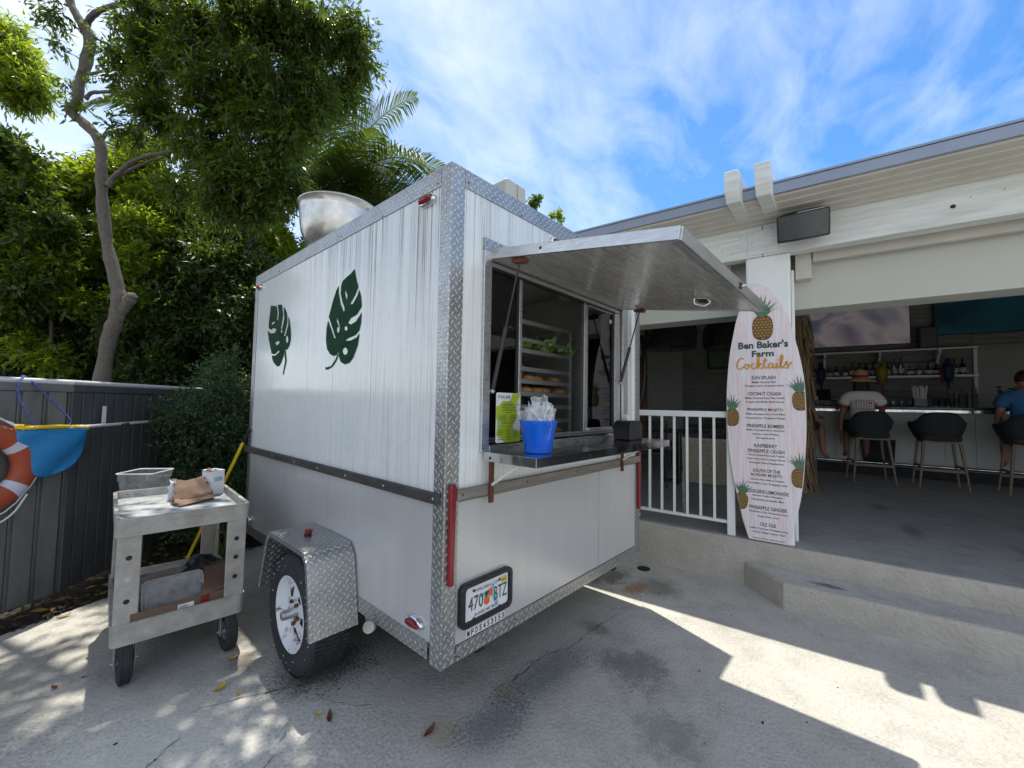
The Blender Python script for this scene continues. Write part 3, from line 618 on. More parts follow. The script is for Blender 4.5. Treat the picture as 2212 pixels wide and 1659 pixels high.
for x, z in ((.085, .425), (.078, .385), (.092, .378), (.45, .40), (.80, .405), (1.15, .40), (1.5, .40), (.09, 2.42), (.45, 2.40), (1.0, 2.405), (1.5, 2.405)): MB().lathe([(0, -.003), (.004, -.002), (.005, 0)], 8, (x, -P-.001, z), 'y').build('rivet', 'rust', T)
for y, z in ((.115, .40), (.50, .41), (1.9, .41), (.09, 2.41), (.55, 2.40), (1.0, 2.41), (1.5, 2.40), (2.0, 2.41)): MB().lathe([(0, -.003), (.004, -.002), (.005, 0)], 8, (-P, y, z), 'x').build('rivet', 'rust', T)
# rub rails
r = tb('rub_rail', -.030, -.006, .018, 2.56, 1.022, 1.066, 'black_rail', .003)
for y in (.04, .42, .80, 1.15, 1.5, 1.9, 2.3): MB().lathe([(0, -.002), (.005, -.001), (.006, 0)], 8, (-.030, y, 1.044), 'x').build('screw', 'alu', r)
r = tb('rub_rail', .048, 1.80, -.030, -.006, 1.034, 1.078, 'grey_rail', .003)
for x in (.075, .5, .95, 1.4): MB().lathe([(0, -.002), (.005, -.001), (.006, 0)], 8, (x, -.030, 1.056), 'y').build('screw', 'rust', r)
# long red tail lights
for x0 in (.012, 1.794):
    MB().prism([(x0+.004, -P-.001, .690), (x0+.030, -P-.001, .690), (x0+.034, -P-.001, 1.09), (x0+.028, -P-.001, 1.105), (x0+.008, -P-.001, 1.105), (x0+.0, -P-.001, 1.09)], (0, -.020, 0)).build('tail_light', 'red_lens', T, .006, seg=3)
# oval marker lamps
def marker(name, c, axis, s, lens, L=.052):
    base = MB(); lensm = MB(); n = 20
    def ring(a, b_, d, sc2=1): return [((-d, a*math.cos(2*PI*k/n), b_*math.sin(2*PI*k/n)) if axis == 'x' else (a*math.cos(2*PI*k/n), -d, b_*math.sin(2*PI*k/n))) for k in range(n)]
    def stack(m, rings):
        vs = []; [vs.extend(r_) for r_ in rings]
        m.add(vs, [(i*n+k, i*n+(k+1)%n, (i+1)*n+(k+1)%n, (i+1)*n+k) for i in range(len(rings)-1) for k in range(n)] + [tuple((len(rings)-1)*n+k for k in range(n))], True)
    stack(base, [ring(L, .030*s, .0), ring(L, .030*s, .014), ring(L*.9, .024*s, .020)]); stack(lensm, [ring(L*.82, .019*s, .016), ring(L*.8, .018*s, .026), ring(L*.62, .012*s, .034), ring(L*.3, .004*s, .037)])
    o = base.build(name, 'chrome', T); o.location = c; l = lensm.build('lens', lens, o)
marker('marker_light', (-.001, .160, 2.352), 'x', .85, 'red_lens', .058); marker('marker_light', (-.001, .170, .495), 'x', .85, 'red_lens', .060)
marker('marker_light', (.745, -.001, 2.352), 'y', .9, 'red_lens', .05)
marker('marker_light', (-.001, 2.415, 2.365), 'x', .8, 'amber_lens', .035); marker('marker_light', (-.001, 2.42, .49), 'x', .8, 'amber_lens', .035)
# number plate in its thick black frame
def rrect(x0, x1, z0, z1, r_, n=6):
    out = []
    for cx, cz, a0 in ((x1-r_, z1-r_, 0), (x0+r_, z1-r_, PI/2), (x0+r_, z0+r_, PI), (x1-r_, z0+r_, 1.5*PI)):
        out += [(cx+r_*math.cos(a0+PI/2*k/n), cz+r_*math.sin(a0+PI/2*k/n)) for k in range(n+1)]
    return out
def frame_ring(m, o_, i_, y0, y1):
    n = len(o_); vs = [(x, y1, z) for x, z in o_] + [(x, y0, z) for x, z in o_] + [(x, y0, z) for x, z in i_] + [(x, y1, z) for x, z in i_]
    m.add(vs, [(a*n+k, a*n+(k+1)%n, ((a+1)%4)*n+(k+1)%n, ((a+1)%4)*n+k) for a in range(4) for k in range(n)])
m = MB(); frame_ring(m, rrect(.082, .408, .486, .672, .03), rrect(.110, .388, .506, .652, .016), -.026, 0); fr = m.build('plate_frame', 'black', T, .004)
m = MB(); pts = rrect(.112, .386, .508, .650, .014); m.prism([(x, -.012, z) for x, z in pts], (0, .002, 0)); pl_ = m.build('licence_plate', 'paper', T)
Y = -.0135; X3, Z3 = (1,0,0), (0,0,1)
shape2d([[(.205,.590),(.215,.600),(.262,.604),(.290,.622),(.300,.590),(.312,.560),(.318,.530),(.300,.525),(.286,.560),(.262,.582),(.215,.580)]], 'state_map', 'teal_print', T, (0, Y, 0), X3, Z3)
def disc(cx, cz, r_, n=14, k=1.): return [(cx+r_*math.cos(2*PI*i/n), cz+r_*k*math.sin(2*PI*i/n)) for i in range(n)]
shape2d([disc(.266, .592, .0165)], 'orange_fruit', 'orange_print', T, (0, Y-.001, 0), X3, Z3); shape2d([disc(.246, .561, .0185)], 'orange_fruit', 'orange_print', T, (0, Y-.0015, 0), X3, Z3)
shape2d([[(.232,.596),(.245,.604),(.258,.600),(.252,.590),(.244,.580),(.238,.572),(.234,.584)]], 'fruit_leaf', 'txt_green', T, (0, Y-.002, 0), X3, Z3)
shape2d([disc(.268, .562, .010, 5), disc(.262, .570, .006, 5)], 'blossom', 'paper', T, (0, Y-.0025, 0), X3, Z3)
text('470', 'plate_number', 'txt_green', T, (.178, Y-.001, .545), X3, Z3, .088, .060); text('BTZ', 'plate_number', 'txt_green', T, (.335, Y-.001, .545), X3, Z3, .084, .060)
text('MYFLORIDA.COM', 'plate_lettering', 'txt_green', T, (.247, Y-.001, .617), X3, Z3, .148, .0145); text('IN GOD WE TRUST', 'plate_lettering', 'txt_green', T, (.247, Y-.001, .5165), X3, Z3, .150, .0125, bold=.01)
shape2d([[(.338,.610),(.374,.610),(.374,.636),(.338,.636)]], 'plate_sticker', 'sticker', T, (0, Y-.0005, 0), X3, Z3); text('06-25', 'plate_lettering', 'txt_black', T, (.356, Y-.0015, .616), X3, Z3, .030, .013)
for x, z in ((.165, .628), (.328, .628)): MB().lathe([(0, -.004), (.006, -.003), (.007, 0)], 10, (x, Y+.001, z), 'y').build('plate_screw', 'rust', T)
for x, z in ((.168, .512), (.328, .512)): tb('plate_slot', x-.006, x+.006, Y-.001, Y+.001, z-.002, z+.002, 'black')
for i, c_ in enumerate('MFD5453153'):
    x = .148+.0242*i; tb('letter_sticker', x-.0115, x+.0115, -.0015, -.0002, .431, .466, 'paper'); text(c_, 'sticker_letter', 'txt_black', T, (x, -.0028, .4355), X3, Z3, .014 if c_ != '1' else .006, .026, bold=.02)
# wheel, fender
m = MB(); pf = [(.245, .118), (.27, .115), (.297, .104), (.313, .088), (.320, .07), (.322, 0), (.320, -.07), (.313, -.088), (.297, -.104), (.27, -.115), (.245, -.118), (.2, -.1), (.2, .1)]
CX, CY, CZ = -.112, 1.010, .312
ty = MB().lathe([(.190, -.092), (.215, -.104), (.256, -.106), (.283, -.098), (.301, -.082), (.3085, -.06), (.3095, -.03), (.3095, .03), (.3085, .06), (.301, .082), (.283, .098), (.256, .106), (.215, .104), (.190, .092)], 64, (CX, CY, CZ), 'x').build('tyre', 'rubber', T)
m = MB()
for k in range(84):   # tread blocks
    a = 2*PI*k/84; a2 = a+2*PI/84*.62
    for (x0, x1, sh) in ((-.082, -.034, 0), (-.026, .026, .5), (.034, .082, 0)):
        vs = []
        for (rr_, aa) in ((.3075, a+sh*.07), (.3075, a2+sh*.07), (.3135, a2+sh*.07), (.3135, a+sh*.07)):
            for x in (x0, x1): vs.append((CX+x, CY+rr_*math.cos(aa), CZ+rr_*math.sin(aa)))
        m.add(vs, [(0,1,3,2),(2,3,5,4),(4,5,7,6),(6,7,1,0),(0,2,4,6),(1,7,5,3)])
m.build('tread', 'rubber', ty)
rm = MB().lathe([(.192, -.095), (.184, -.097), (.176, -.085), (.166, -.070), (.150, -.058), (.146, -.030), (.150, .08)], 48, (CX, CY, CZ), 'x').build('rim', 'rim', T)
m = MB()     # five-spoke disc: solid disc with triangular windows left open
nsp = 5
for k in range(nsp):
    a = 2*PI*k/nsp+.3
    def pt(r_, q, x): return (CX+x, CY+r_*math.cos(q), CZ+r_*math.sin(q))
    for (q0, q1) in ((a-.36, a+.36),):
        for j in range(6):
            qa, qb = q0+(q1-q0)*j/6, q0+(q1-q0)*(j+1)/6
            m.add([pt(.150, qa, -.050), pt(.150, qb, -.050), pt(.070, a+(qb-a)*1.2, -.066), pt(.070, a+(qa-a)*1.2, -.066)], [(0,1,2,3)])
for j in range(30):
    qa, qb = 2*PI*j/30, 2*PI*(j+1)/30
    m.add([pt(.080, qa, -.066), pt(.080, qb, -.066), pt(.033, qb, -.060), pt(.033, qa, -.060)], [(0,1,2,3)]); m.add([pt(.152, qa, -.046), pt(.152, qb, -.046), pt(.128, qb, -.052), pt(.128, qa, -.052)], [(0,1,2,3)])
m.build('wheel_disc', 'rim', rm); MB().lathe([(.149, -.02), (0, -.02)], 32, (CX, CY, CZ), 'x').build('brake_shadow_plate', 'black_matt', rm)
MB().lathe([(0, -.135), (.020, -.133), (.024, -.125), (.026, -.05), (.036, -.05), (.036, 0)], 20, (CX, CY, CZ), 'x').build('hub', 'alu_dull', rm)
for k in range(5): a = 2*PI*k/5+.93; MB().lathe([(0, -.082), (.009, -.080), (.010, -.06)], 6, (CX, CY+.057*math.cos(a), CZ+.057*math.sin(a)), 'x').build('wheel_nut', 'rust', rm)
m = MB(); 
for k in range(26):
    a = rs.random()*2*PI; r_ = .21+rs.random()*.075; m.ball((CX-.107+.0*r_, CY+r_*math.cos(a), CZ+r_*math.sin(a)), (.0015, .002+.003*rs.random(), .002+.003*rs.random()), 5, 3)
tag(m.build('paint_spots', 'paper', ty), kind='stuff')
fpts = [(.652, .312), (.70, .58), (.716, .645), (.752, .688), (.80, .702), (1.19, .702), (1.238, .690), (1.275, .650), (1.297, .60), (1.372, .36)]
fp = [tuple(p) for p in curve_pts(fpts, 4)]
nrm = []
for i in range(len(fp)):
    a = np.array(fp[max(0, i-1)]); b_ = np.array(fp[min(len(fp)-1, i+1)]); d = b_-a; d /= np.linalg.norm(d); nrm.append((-d[1], d[0]))
m = MB(); n = len(fp); ins = [(p[0]-q[0]*.004*-1*-1, p[1]-q[1]*.004) for p, q in zip(fp, nrm)]
dn = [(p[0]-q[0]*.026, p[1]-q[1]*.026) for p, q in zip(fp, nrm)]
m.add([(-.248, *p) for p in fp]+[(-.007, *p) for p in fp], [(i, i+1, n+i+1, n+i) for i in range(n-1)])
m.add([(-.248, *p) for p in fp]+[(-.246, *p) for p in dn], [(i, n+i, n+i+1, i+1) for i in range(n-1)])
m.add([(-.244, *p) for p in ins]+[(-.007, *p) for p in ins], [(i, n+i, n+i+1, i+1) for i in range(n-1)])
# metres along the plate as the pattern's coordinates
fo = m.build('fender', 'diamond', T); s_ = [0]
for a, b_ in zip(fp[:-1], fp[1:]): s_.append(s_[-1]+math.dist(a, b_))
uvl = fo.data.uv_layers[0].data
for lp in fo.data.loops:
    vi = lp.vertex_index
    if vi < 2*n: uvl[lp.index].uv = (fo.data.vertices[vi].co.x, s_[vi % n])
for mod in ():
    pass
m = MB().tube([(-.13, 1.0, .7025), (-.13, 1.0, .712)], .020, 12, sm=False); o = m.build('fender_lamp', 'black', T); MB().prism([(-.145, .985, .713), (-.115, .985, .713), (-.115, 1.02, .713), (-.145, 1.02, .713)], (.006, -.004, .026)).build('lens', 'red_lens', o, .004)
# waste pipe elbow, axle, frame, far wheel, drawbar
MB().tube(curve_pts([(.13, .78, .42), (.13, .78, .30), (.13, .765, .245), (.115, .74, .225), (.09, .72, .235)], 6), .031, 16).build('waste_pipe', 'white_pvc', T)
MB().lathe([(.036, -.02), (.036, .02), (.031, .02)], 16, (.13, .78, .31)).build('pipe_collar', 'white_pvc', T)
MB().tube([(0, CY, CZ), (WD, CY, CZ)], .030, 10).build('axle', 'rust', T); tb('chassis_rail', .25, .30, .05, L_, .30, .37, 'black_matt'); tb('chassis_rail', 1.54, 1.59, .05, L_, .30, .37, 'black_matt')
MB().lathe([(.150, -.09), (.215, -.10), (.28, -.098), (.310, -.06), (.310, .06), (.28, .098), (.215, .10), (.150, .09)], 40, (WD+.115, CY, CZ), 'x', close=True).build('tyre', 'rubber', T)
MB().prism([(WD+.007, .66, .32), (WD+.007, .75, .70), (WD+.007, 1.21, .70), (WD+.007, 1.31, .36), (WD+.007, 1.30, .36), (WD+.007, 1.20, .695), (WD+.007, .76, .695), (WD+.007, .67, .32)], (.24, 0, 0)).build('fender', 'diamond', T)
m = MB().bar((.3, L_, .34), (.92, 3.9, .42), .06).bar((1.54, L_, .34), (.92, 3.9, .42), .06).bar((.92, 3.85, .46), (.92, 4.1, .46), .08).bar((.92, 3.7, .02), (.92, 3.7, .62), .06); m.build('drawbar', 'black_matt', T)
BIG= [[(-0.834, 2.185), (-0.807, 2.117), (-0.783, 2.074), (-0.815, 2.036), (-0.873, 1.989), (-0.838, 1.988), (-0.788, 2.028), (-0.772, 2.057), (-0.749, 2.013), (-0.738, 1.956), (-0.789, 1.921), (-0.858, 1.909), (-0.889, 1.886), (-0.856, 1.872), (-0.795, 1.883), (-0.745, 1.919), (-0.738, 1.928), (-0.739, 1.868), (-0.756, 1.828), (-0.798, 1.807), (-0.895, 1.795), (-0.912, 1.785), (-0.849, 1.782), (-0.78, 1.793), (-0.753, 1.813), (-0.768, 1.745), (-0.815, 1.681), (-0.857, 1.656), (-0.911, 1.651), (-0.959, 1.668), (-0.986, 1.701), (-0.988, 1.723), (-0.999, 1.724), (-1.014, 1.712), (-1.049, 1.707), (-1.1, 1.722), (-1.145, 1.758), (-1.164, 1.816), (-1.162, 1.882), (-1.145, 1.931), (-1.108, 1.885), (-1.054, 1.815), (-1.034, 1.813), (-1.06, 1.847), (-1.101, 1.903), (-1.136, 1.952), (-1.096, 2.032), (-1.051, 2.099), (-1.022, 2.123), (-1.016, 2.075), (-0.986, 2.006), (-0.95, 1.961), (-0.938, 1.959), (-0.936, 1.976), (-0.968, 2.022), (-0.991, 2.07), (-0.99, 2.116), (-0.977, 2.141), (-0.922, 2.157), (-0.877, 2.166)], [(-0.935, 2.083), (-0.908, 2.048), (-0.91, 2.021), (-0.926, 2.037), (-0.939, 2.066)], [(-1.024, 1.935), (-0.995, 1.89), (-0.98, 1.861), (-1.004, 1.882), (-1.03, 1.913)], [(-0.89, 1.855), (-0.893, 1.848), (-0.903, 1.844), (-0.916, 1.845), (-0.926, 1.851), (-0.931, 1.859), (-0.927, 1.867), (-0.918, 1.871), (-0.905, 1.869), (-0.895, 1.863)], [(-0.989, 1.858), (-0.992, 1.848), (-1.0, 1.842), (-1.011, 1.843), (-1.02, 1.851), (-1.024, 1.862), (-1.022, 1.872), (-1.013, 1.878), (-1.003, 1.877), (-0.993, 1.869)], [(-0.88, 1.724), (-0.885, 1.712), (-0.9, 1.706), (-0.919, 1.707), (-0.936, 1.716), (-0.943, 1.729), (-0.938, 1.741), (-0.923, 1.747), (-0.903, 1.746), (-0.887, 1.737)]]
BIGS= [[(-0.999, 1.718), (-1.027, 1.686), (-1.074, 1.652), (-1.124, 1.645), (-1.152, 1.648), (-1.153, 1.632), (-1.123, 1.631), (-1.063, 1.644), (-1.011, 1.68), (-0.987, 1.717)]]
SM= [[(-2.162, 2.175), (-2.038, 2.154), (-2.009, 2.103), (-2.015, 2.044), (-1.989, 2.043), (-1.984, 2.1), (-2.013, 2.159), (-1.928, 2.149), (-1.894, 2.065), (-1.928, 1.967), (-1.9, 1.964), (-1.867, 2.039), (-1.892, 2.127), (-1.847, 2.098), (-1.814, 2.057), (-1.807, 1.998), (-1.858, 1.909), (-1.834, 1.903), (-1.785, 1.984), (-1.792, 2.042), (-1.766, 2.015), (-1.734, 1.934), (-1.727, 1.868), (-1.75, 1.827), (-1.784, 1.803), (-1.828, 1.803), (-1.841, 1.812), (-1.847, 1.768), (-1.878, 1.726), (-1.919, 1.695), (-1.965, 1.69), (-2.031, 1.718), (-2.074, 1.749), (-2.088, 1.779), (-2.007, 1.777), (-1.935, 1.797), (-1.943, 1.811), (-2.024, 1.786), (-2.096, 1.795), (-2.129, 1.847), (-2.171, 1.91), (-2.208, 1.983), (-2.126, 1.953), (-2.044, 1.951), (-2.016, 1.976), (-2.098, 1.992), (-2.113, 1.979), (-2.186, 2.001), (-2.19, 2.056), (-2.174, 2.114)], [(-2.126, 2.024), (-2.117, 2.038), (-2.062, 2.04), (-2.064, 2.026), (-2.102, 2.019)], [(-1.773, 1.875), (-1.775, 1.859), (-1.786, 1.85), (-1.8, 1.851), (-1.813, 1.862), (-1.819, 1.879), (-1.817, 1.895), (-1.806, 1.904), (-1.792, 1.903), (-1.779, 1.892)], [(-2.035, 1.872), (-1.958, 1.884), (-1.94, 1.866), (-1.991, 1.849)], [(-1.895, 1.946), (-1.897, 1.938), (-1.904, 1.934), (-1.913, 1.935), (-1.922, 1.941), (-1.926, 1.949), (-1.924, 1.957), (-1.917, 1.961), (-1.907, 1.96), (-1.899, 1.955)]]
SMS= [[(-1.839, 1.801), (-1.813, 1.722), (-1.849, 1.63), (-1.836, 1.624), (-1.789, 1.721), (-1.816, 1.802)]]

for polys, nm in ((BIG, 'leaf_decal'), (SM, 'leaf_decal')): shape2d(polys, nm, 'green', T, (-.0025, 0, 0), (0,-1,0), (0,0,1))
for polys in (BIGS, SMS): shape2d(polys, 'leaf_stem_decal', 'green', T, (-.0035, 0, 0), (0,-1,0), (0,0,1))
# ---- window surround, sashes, hatch, counter shelf
def fbox(x0, x1, z0, z1, y0, y1, mat, name, bev=.002): return tb(name, x0, x1, y0, y1, z0, z1, mat, bev)
fbox(.190, 1.625, 2.150, 2.205, -.014, -.0005, 'diamond', 'window_head_plate'); fbox(.190, .238, 1.222, 2.148, -.016, -.0005, 'alu', 'window_jamb'); fbox(1.555, 1.622, 1.222, 2.148, -.016, -.0005, 'alu', 'window_jamb')
for x in (1.632, 1.655, 1.678, 1.70): MB().tube([(x, -.003, 1.08), (x, -.003, 2.2)], .006, 6).build('ribbed_trim', 'alu', T)
fbox(.240, 1.553, 1.224, 1.250, -.016, -.0005, 'alu', 'window_sill'); fbox(.240, 1.553, 2.118, 2.148, -.012, .0, 'alu', 'window_header')
for z, s in ((1.262, 1), (1.275, 1)): fbox(.236, 1.555, z, z+.008, .006, .05, 'alu', 'sill_track')
fbox(.236, .242, 1.252, 2.116, .001, .055, 'black', 'seal'); fbox(.236, 1.555, 2.090, 2.112, .006, .05, 'alu', 'head_track'); fbox(.244, 1.50, 2.078, 2.088, .004, .03, 'black', 'seal')
fbox(.470, .492, 1.285, 2.088, .012, .034, 'alu', 'sash_bar'); fbox(.456, .469, 1.285, 2.088, .016, .030, 'black', 'seal')
for x in (1.085, 1.108, 1.135): fbox(x, x+.016, 1.285, 2.088, .010+(x-1.085)*.3, .036, 'alu', 'sash_bar')
fbox(1.452, 1.470, 1.285, 2.088, .010, .036, 'black', 'seal'); fbox(1.471, 1.553, 1.285, 2.088, .004, .04, 'alu', 'sash_bar'); fbox(1.152, 1.451, 1.285, 1.300, .012, .034, 'alu', 'sash_bar'); fbox(1.152, 1.451, 2.070, 2.088, .012, .034, 'alu', 'sash_bar')
fbox(.244, .455, 1.285, 2.088, .022, .025, 'glass', 'glass_pane', 0); fbox(1.152, 1.451, 1.300, 2.070, .022, .025, 'glass', 'glass_pane', 0)
MB().lathe([(0, -.004), (.014, -.003), (.015, 0)], 14, (1.435, .020, 2.02), 'y').build('round_label', 'white_pvc', T)
# serving hatch: hinged at z 2.12, falls slightly outwards
h0, h1 = Vector((0, -.004, 2.118)), Vector((0, -.868, 1.985)); hd = (h1-h0).normalized(); hn = Vector((0, -hd.z, hd.y)); hn = -hn if hn.z < 0 else hn
def hp(x, s, h): p = h0 + hd*s + hn*h; return (x, p.y, p.z)
HL = (h1-h0).length
def hbox(name, x0, x1, s0, s1, a, b_, mat, bev=0., parent=None):
    m = MB(); v = [hp(x, s, h) for h in (a, b_) for (x, s) in ((x0, s0), (x1, s0), (x1, s1), (x0, s1))]; m.add(v, [(0,3,2,1),(4,5,6,7),(0,1,5,4),(1,2,6,5),(2,3,7,6),(3,0,4,7)]); return m.build(name, mat, parent or T, bev)
mt['hatch_under'] = M('worn_hatch_underside', (.60, .59, .56), .20, .35, (.24, .22, .19), 7, .7, bump=.04, bscale=30, stretch=(1.0, 9, 1))
ht = hbox('hatch_panel', .245, 1.535, .0, HL-.004, .004, .040, 'hatch_under')
hbox('hatch_top_skin', .243, 1.537, .0, HL, .041, .045, 'alu', 0, ht)
for a in ((.235, .2445, 0., HL), (1.5355, 1.545, 0, HL), (.2455, 1.5345, HL-.003, HL+.006)): hbox('hatch_edge', a[0], a[1], a[2], a[3], .0, .046, 'alu', .0015, ht)
hbox('hatch_edge', .2455, 1.5345, HL-.030, HL-.0045, -.002, .003, 'alu', .001, ht)
MB().tube([(.24, -.010, 2.125), (1.54, -.010, 2.125)], .007, 8).build('hinge', 'alu', ht)
hx, hs = 1.20, .66
hbox('latch', hx-.05, hx+.06, hs-.035, hs+.035, -.006, .003, 'chrome', .002, ht); MB().tube(curve_pts([hp(hx-.055, hs-.03, -.004), hp(hx-.04, hs-.03, -.028), hp(hx+.02, hs+.0, -.030), hp(hx+.045, hs+.02, -.008)], 4), .006, 8).build('latch_handle', 'chrome', ht)
hbox('edge_catch', .985, 1.01, HL+.0062, HL+.012, .008, .035, 'rust', 0, ht); MB().tube([hp(.998, HL+.012, .02), hp(1.01, HL+.024, .028)], .004, 6).build('catch_pin', 'chrome', ht)
MB().lathe([(0, -.001), (.007, 0)], 10, (.2345, -.30, 2.097), 'x').build('edge_hole', 'black_matt', ht)
for x, b_, zt in ((.272, (.252, -.018, 1.50), 0), (1.512, (1.508, -.018, 1.60), 0)):
    top = Vector(hp(x, .155, -.012)); bot = Vector(b_); mid = top.lerp(bot, .50)
    MB().tube([top, mid], .0045, 8).build('gas_strut_rod', 'black', T); MB().tube([mid, bot], .0105, 12).build('gas_strut', 'black', T)
    MB().prism([hp(x-.02, .12, -.001), hp(x+.02, .12, -.001), hp(x+.02, .19, -.001), hp(x-.02, .19, -.001)], Vector(hp(0, 0, -.02))-Vector(hp(0, 0, 0))).build('strut_bracket', 'rust', T, .004)
    MB().ball(bot, .013, 8, 6).build('strut_ball', 'alu_dull', T)
# counter shelf
SZ = 1.226
MB().prism([(.205, -.006, SZ-.004), (1.60, -.006, SZ-.004), (1.60, -.318, SZ-.004), (.205, -.318, SZ-.004)], (0, 0, .004)).build('counter_shelf', 'steel', T, .0015)
tb('shelf_edge', .203, 1.602, -.3205, -.3185, SZ-.040, SZ, 'steel', .0008); tb('shelf_edge', .2025, .2045, -.318, -.018, SZ-.040, SZ, 'steel', .0008); tb('shelf_edge', 1.6005, 1.6025, -.318, -.006, SZ-.040, SZ, 'steel', .0008)
tb('shelf_upstand', .205, 1.60, -.006, -.001, SZ+.001, SZ+.03, 'steel')
for y in (-.06, -.285): MB().lathe([(0, -.004), (.006, -.003), (.007, 0)], 8, (.2025, y, SZ-.024), 'x').build('shelf_screw', 'rust', T)
for x in (.235, 1.50):
    tb('bracket_post', x-.012, x+.012, -.045, -.031, 1.00, SZ-.04, 'rust', .002); MB().tube([(x, -.036, 1.075), (x, -.20, SZ-.045)], .007, 8).build('bracket_brace', 'white_pvc', T)
# ---- roof: cooling unit and upturned bowl over the extractor
AC = B(.772, .972, .40, .56, 2.485, 2.90); o = AC.build('roof_unit', 'beige_ac', T, .022, 4); B(.872, .874, .396, .40, 2.5, 2.88).build('seam', 'alu_dull', o)
MB().lathe([(.135, 0), (.15, .012), (.15, .025)], 32, (.235, 1.56, 2.475)).build('exhaust_collar', 'alu', T)
pr = [(.0, .03), (.13, .03), (.175, .05), (.215, .10), (.236, .16), (.244, .22), (.248, .29), (.250, .345), (.261, .35), (.263, .36), (.253, .363), (.245, .355), (.242, .29), (.238, .22), (.230, .165), (.21, .105), (.16, .056), (.0, .04)]
MB().lathe([(a*1.06, b_) for a, b_ in pr], 56, (.235, 1.56, 2.475)).build('exhaust_bowl', 'bowl', T)
# ---- inside
tb('vent_strip', .60, 1.36, .30, .40, 2.30, 2.36, 'cream_in'); 
for i in range(26): tb('vent_slot', .62+.028*i, .634+.028*i, .31, .39, 2.297, 2.2995, 'black_matt')
MB().lathe([(.0, -.075), (.06, -.070), (.09, -.04), (.095, 0)], 20, (1.42, .36, 2.30)).build('ceiling_lamp', 'cream_lens', T)
tb('work_top', .06, .9, .95, 1.5, 1.25, 1.28, 'steel_rack'); tb('cupboard', .06, .9, 1.0, 1.5, .42, 1.245, 'dark_in'); tb('hood', .4, 1.75, 1.5, 2.3, 1.9, 2.3, 'black_matt')
tb('dark_panel', .3, 1.78, 2.40, 2.46, .45, 2.35, 'black_matt')
# bakery rack standing inside
R_ = thing('bakery_rack', 'metal bakery rack full of bread and greens inside the trailer window', 'rack', (1.25, .70, .42)); RZ = 1.60
for sx_ in (-.36, .34):
    for sy in (-.25, .25): B(sx_-.014, sx_+.014, sy-.014, sy+.014, 0, RZ).build('upright', 'steel_rack', R_, .003)
for sy in (-.25, .25): B(-.36, .34, sy-.012, sy+.012, RZ-.03, RZ+.0).build('top_rail', 'steel_rack', R_, .003)
for sx_ in (-.36, .34): B(sx_-.01, sx_+.01, -.25, .25, RZ-.03, RZ).build('top_rail', 'steel_rack', R_, .003)
shelfz = [.80, .90, 1.0, 1.09, 1.175, 1.26, 1.385]
for k, z in enumerate(shelfz):
    B(-.345, .33, -.255, -.235, z-.012, z+.018).build('shelf_rail', 'steel_rack', R_, .002); B(.325, .335, -.24, .24, z-.012, z+.014).build('shelf_rail', 'steel_rack', R_)
    if k in (0, 3, 4, 6): B(-.345, .325, -.235, .24, z-.004, z).build('tray', 'steel_rack', R_)
B(-.345, .33, -.257, -.24, 1.45, 1.475).build('shelf_rail', 'steel_rack', R_, .002)
# breads (bagged rolls) and greens
k = 0
bl = ['left end', 'left part', 'middle', 'right part', 'right end']
for zi, xs in ((3, (-.28, -.12, .02, .16, .27)), (4, (-.08, .06, .20, .28)), (0, (.02, .22))):
    for j, x in enumerate(xs):
        z = .42+shelfz[zi]+.030; m = MB(); dx = rs.normal()*.01
        for q in range(2): m.ball((dx+q*.0, -.075+.11*q, 0), (.058, .062, .030), 12, 8)
        o = m.build('bread_loaf', 'bread'); o.location = (1.25+x, .60, z); o.rotation_euler = (0, 0, rs.normal()*.25)
        tag(o, 'pair of brown bread rolls on the %s rack shelf, %s' % ({3: 'third filled', 4: 'second filled', 0: 'bottom'}[zi], bl[min(4, int((x+.30)/.62*5))] + (' front' if j % 2 else ' front edge')), 'bread', 'bread rolls on the bakery rack')
for j, x in enumerate((-.27, -.13, .03, .16, .28)):
    P_ = np.array([[0, 0, .02]]).repeat(60, 0) + rs.normal(size=(60, 3))*np.array([.045, .06, .02]); D_ = rs.normal(size=(60, 3)); D_[:, 2] = np.abs(D_[:, 2])*.8; D_ /= np.linalg.norm(D_, axis=1, keepdims=True)
    o = leaves_mesh('lettuce_bag', 'lettuce', P_, D_, .05+.05*rs.random(60), .018+.012*rs.random(60), rs); o.location = (1.25+x, .56, .42+1.395+.012)
    tag(o, 'bag of green lettuce on the top rack shelf, %s' % ['at the far left', 'second from the left', 'in the middle', 'second from the right', 'at the far right beside the upright'][j], 'lettuce', 'lettuce bags on the bakery rack')
# ---- things on the counter shelf
MZ = SZ+.0
t = thing('menu_card', 'lime and white menu card headed POOL BAR leaning in the serving window', 'menu card', (.262, -.035, 1.262))
m = MB(); pts = rrect(0, .168, 0, .232, .008, 3); m.prism([(x, 0, z) for x, z in pts], (0, .002, 0)); m.build('card', 'card_white', t)
lime = [(.0,.04),(.01,.03),(.03,.02),(.06,.0),(.168,.0),(.168,.055),(.15,.045),(.13,.05),(.115,.07),(.118,.09),(.138,.11),(.146,.14),(.136,.17),(.15,.20),(.165,.222),(.163,.231),(.11,.231),(.098,.20),(.085,.19),(.055,.195),(.04,.192),(.02,.172),(.0,.168),(.0,.11),(.008,.10),(.008,.06)]
shape2d([lime], 'lime_print', 'lime', t, (0, -.001, 0), X3, Z3)
text('POOL BAR', 'card_heading', 'txt_green', t, (.052, -.002, .205), X3, Z3, .084, .015)
text('SIPS', 'card_heading', 'txt_dark', t, (.085, -.002, .186), X3, Z3, .018, .007); text('SNACKS', 'card_heading', 'txt_dark', t, (.088, -.002, .070), X3, Z3, .034, .006)
m = MB()
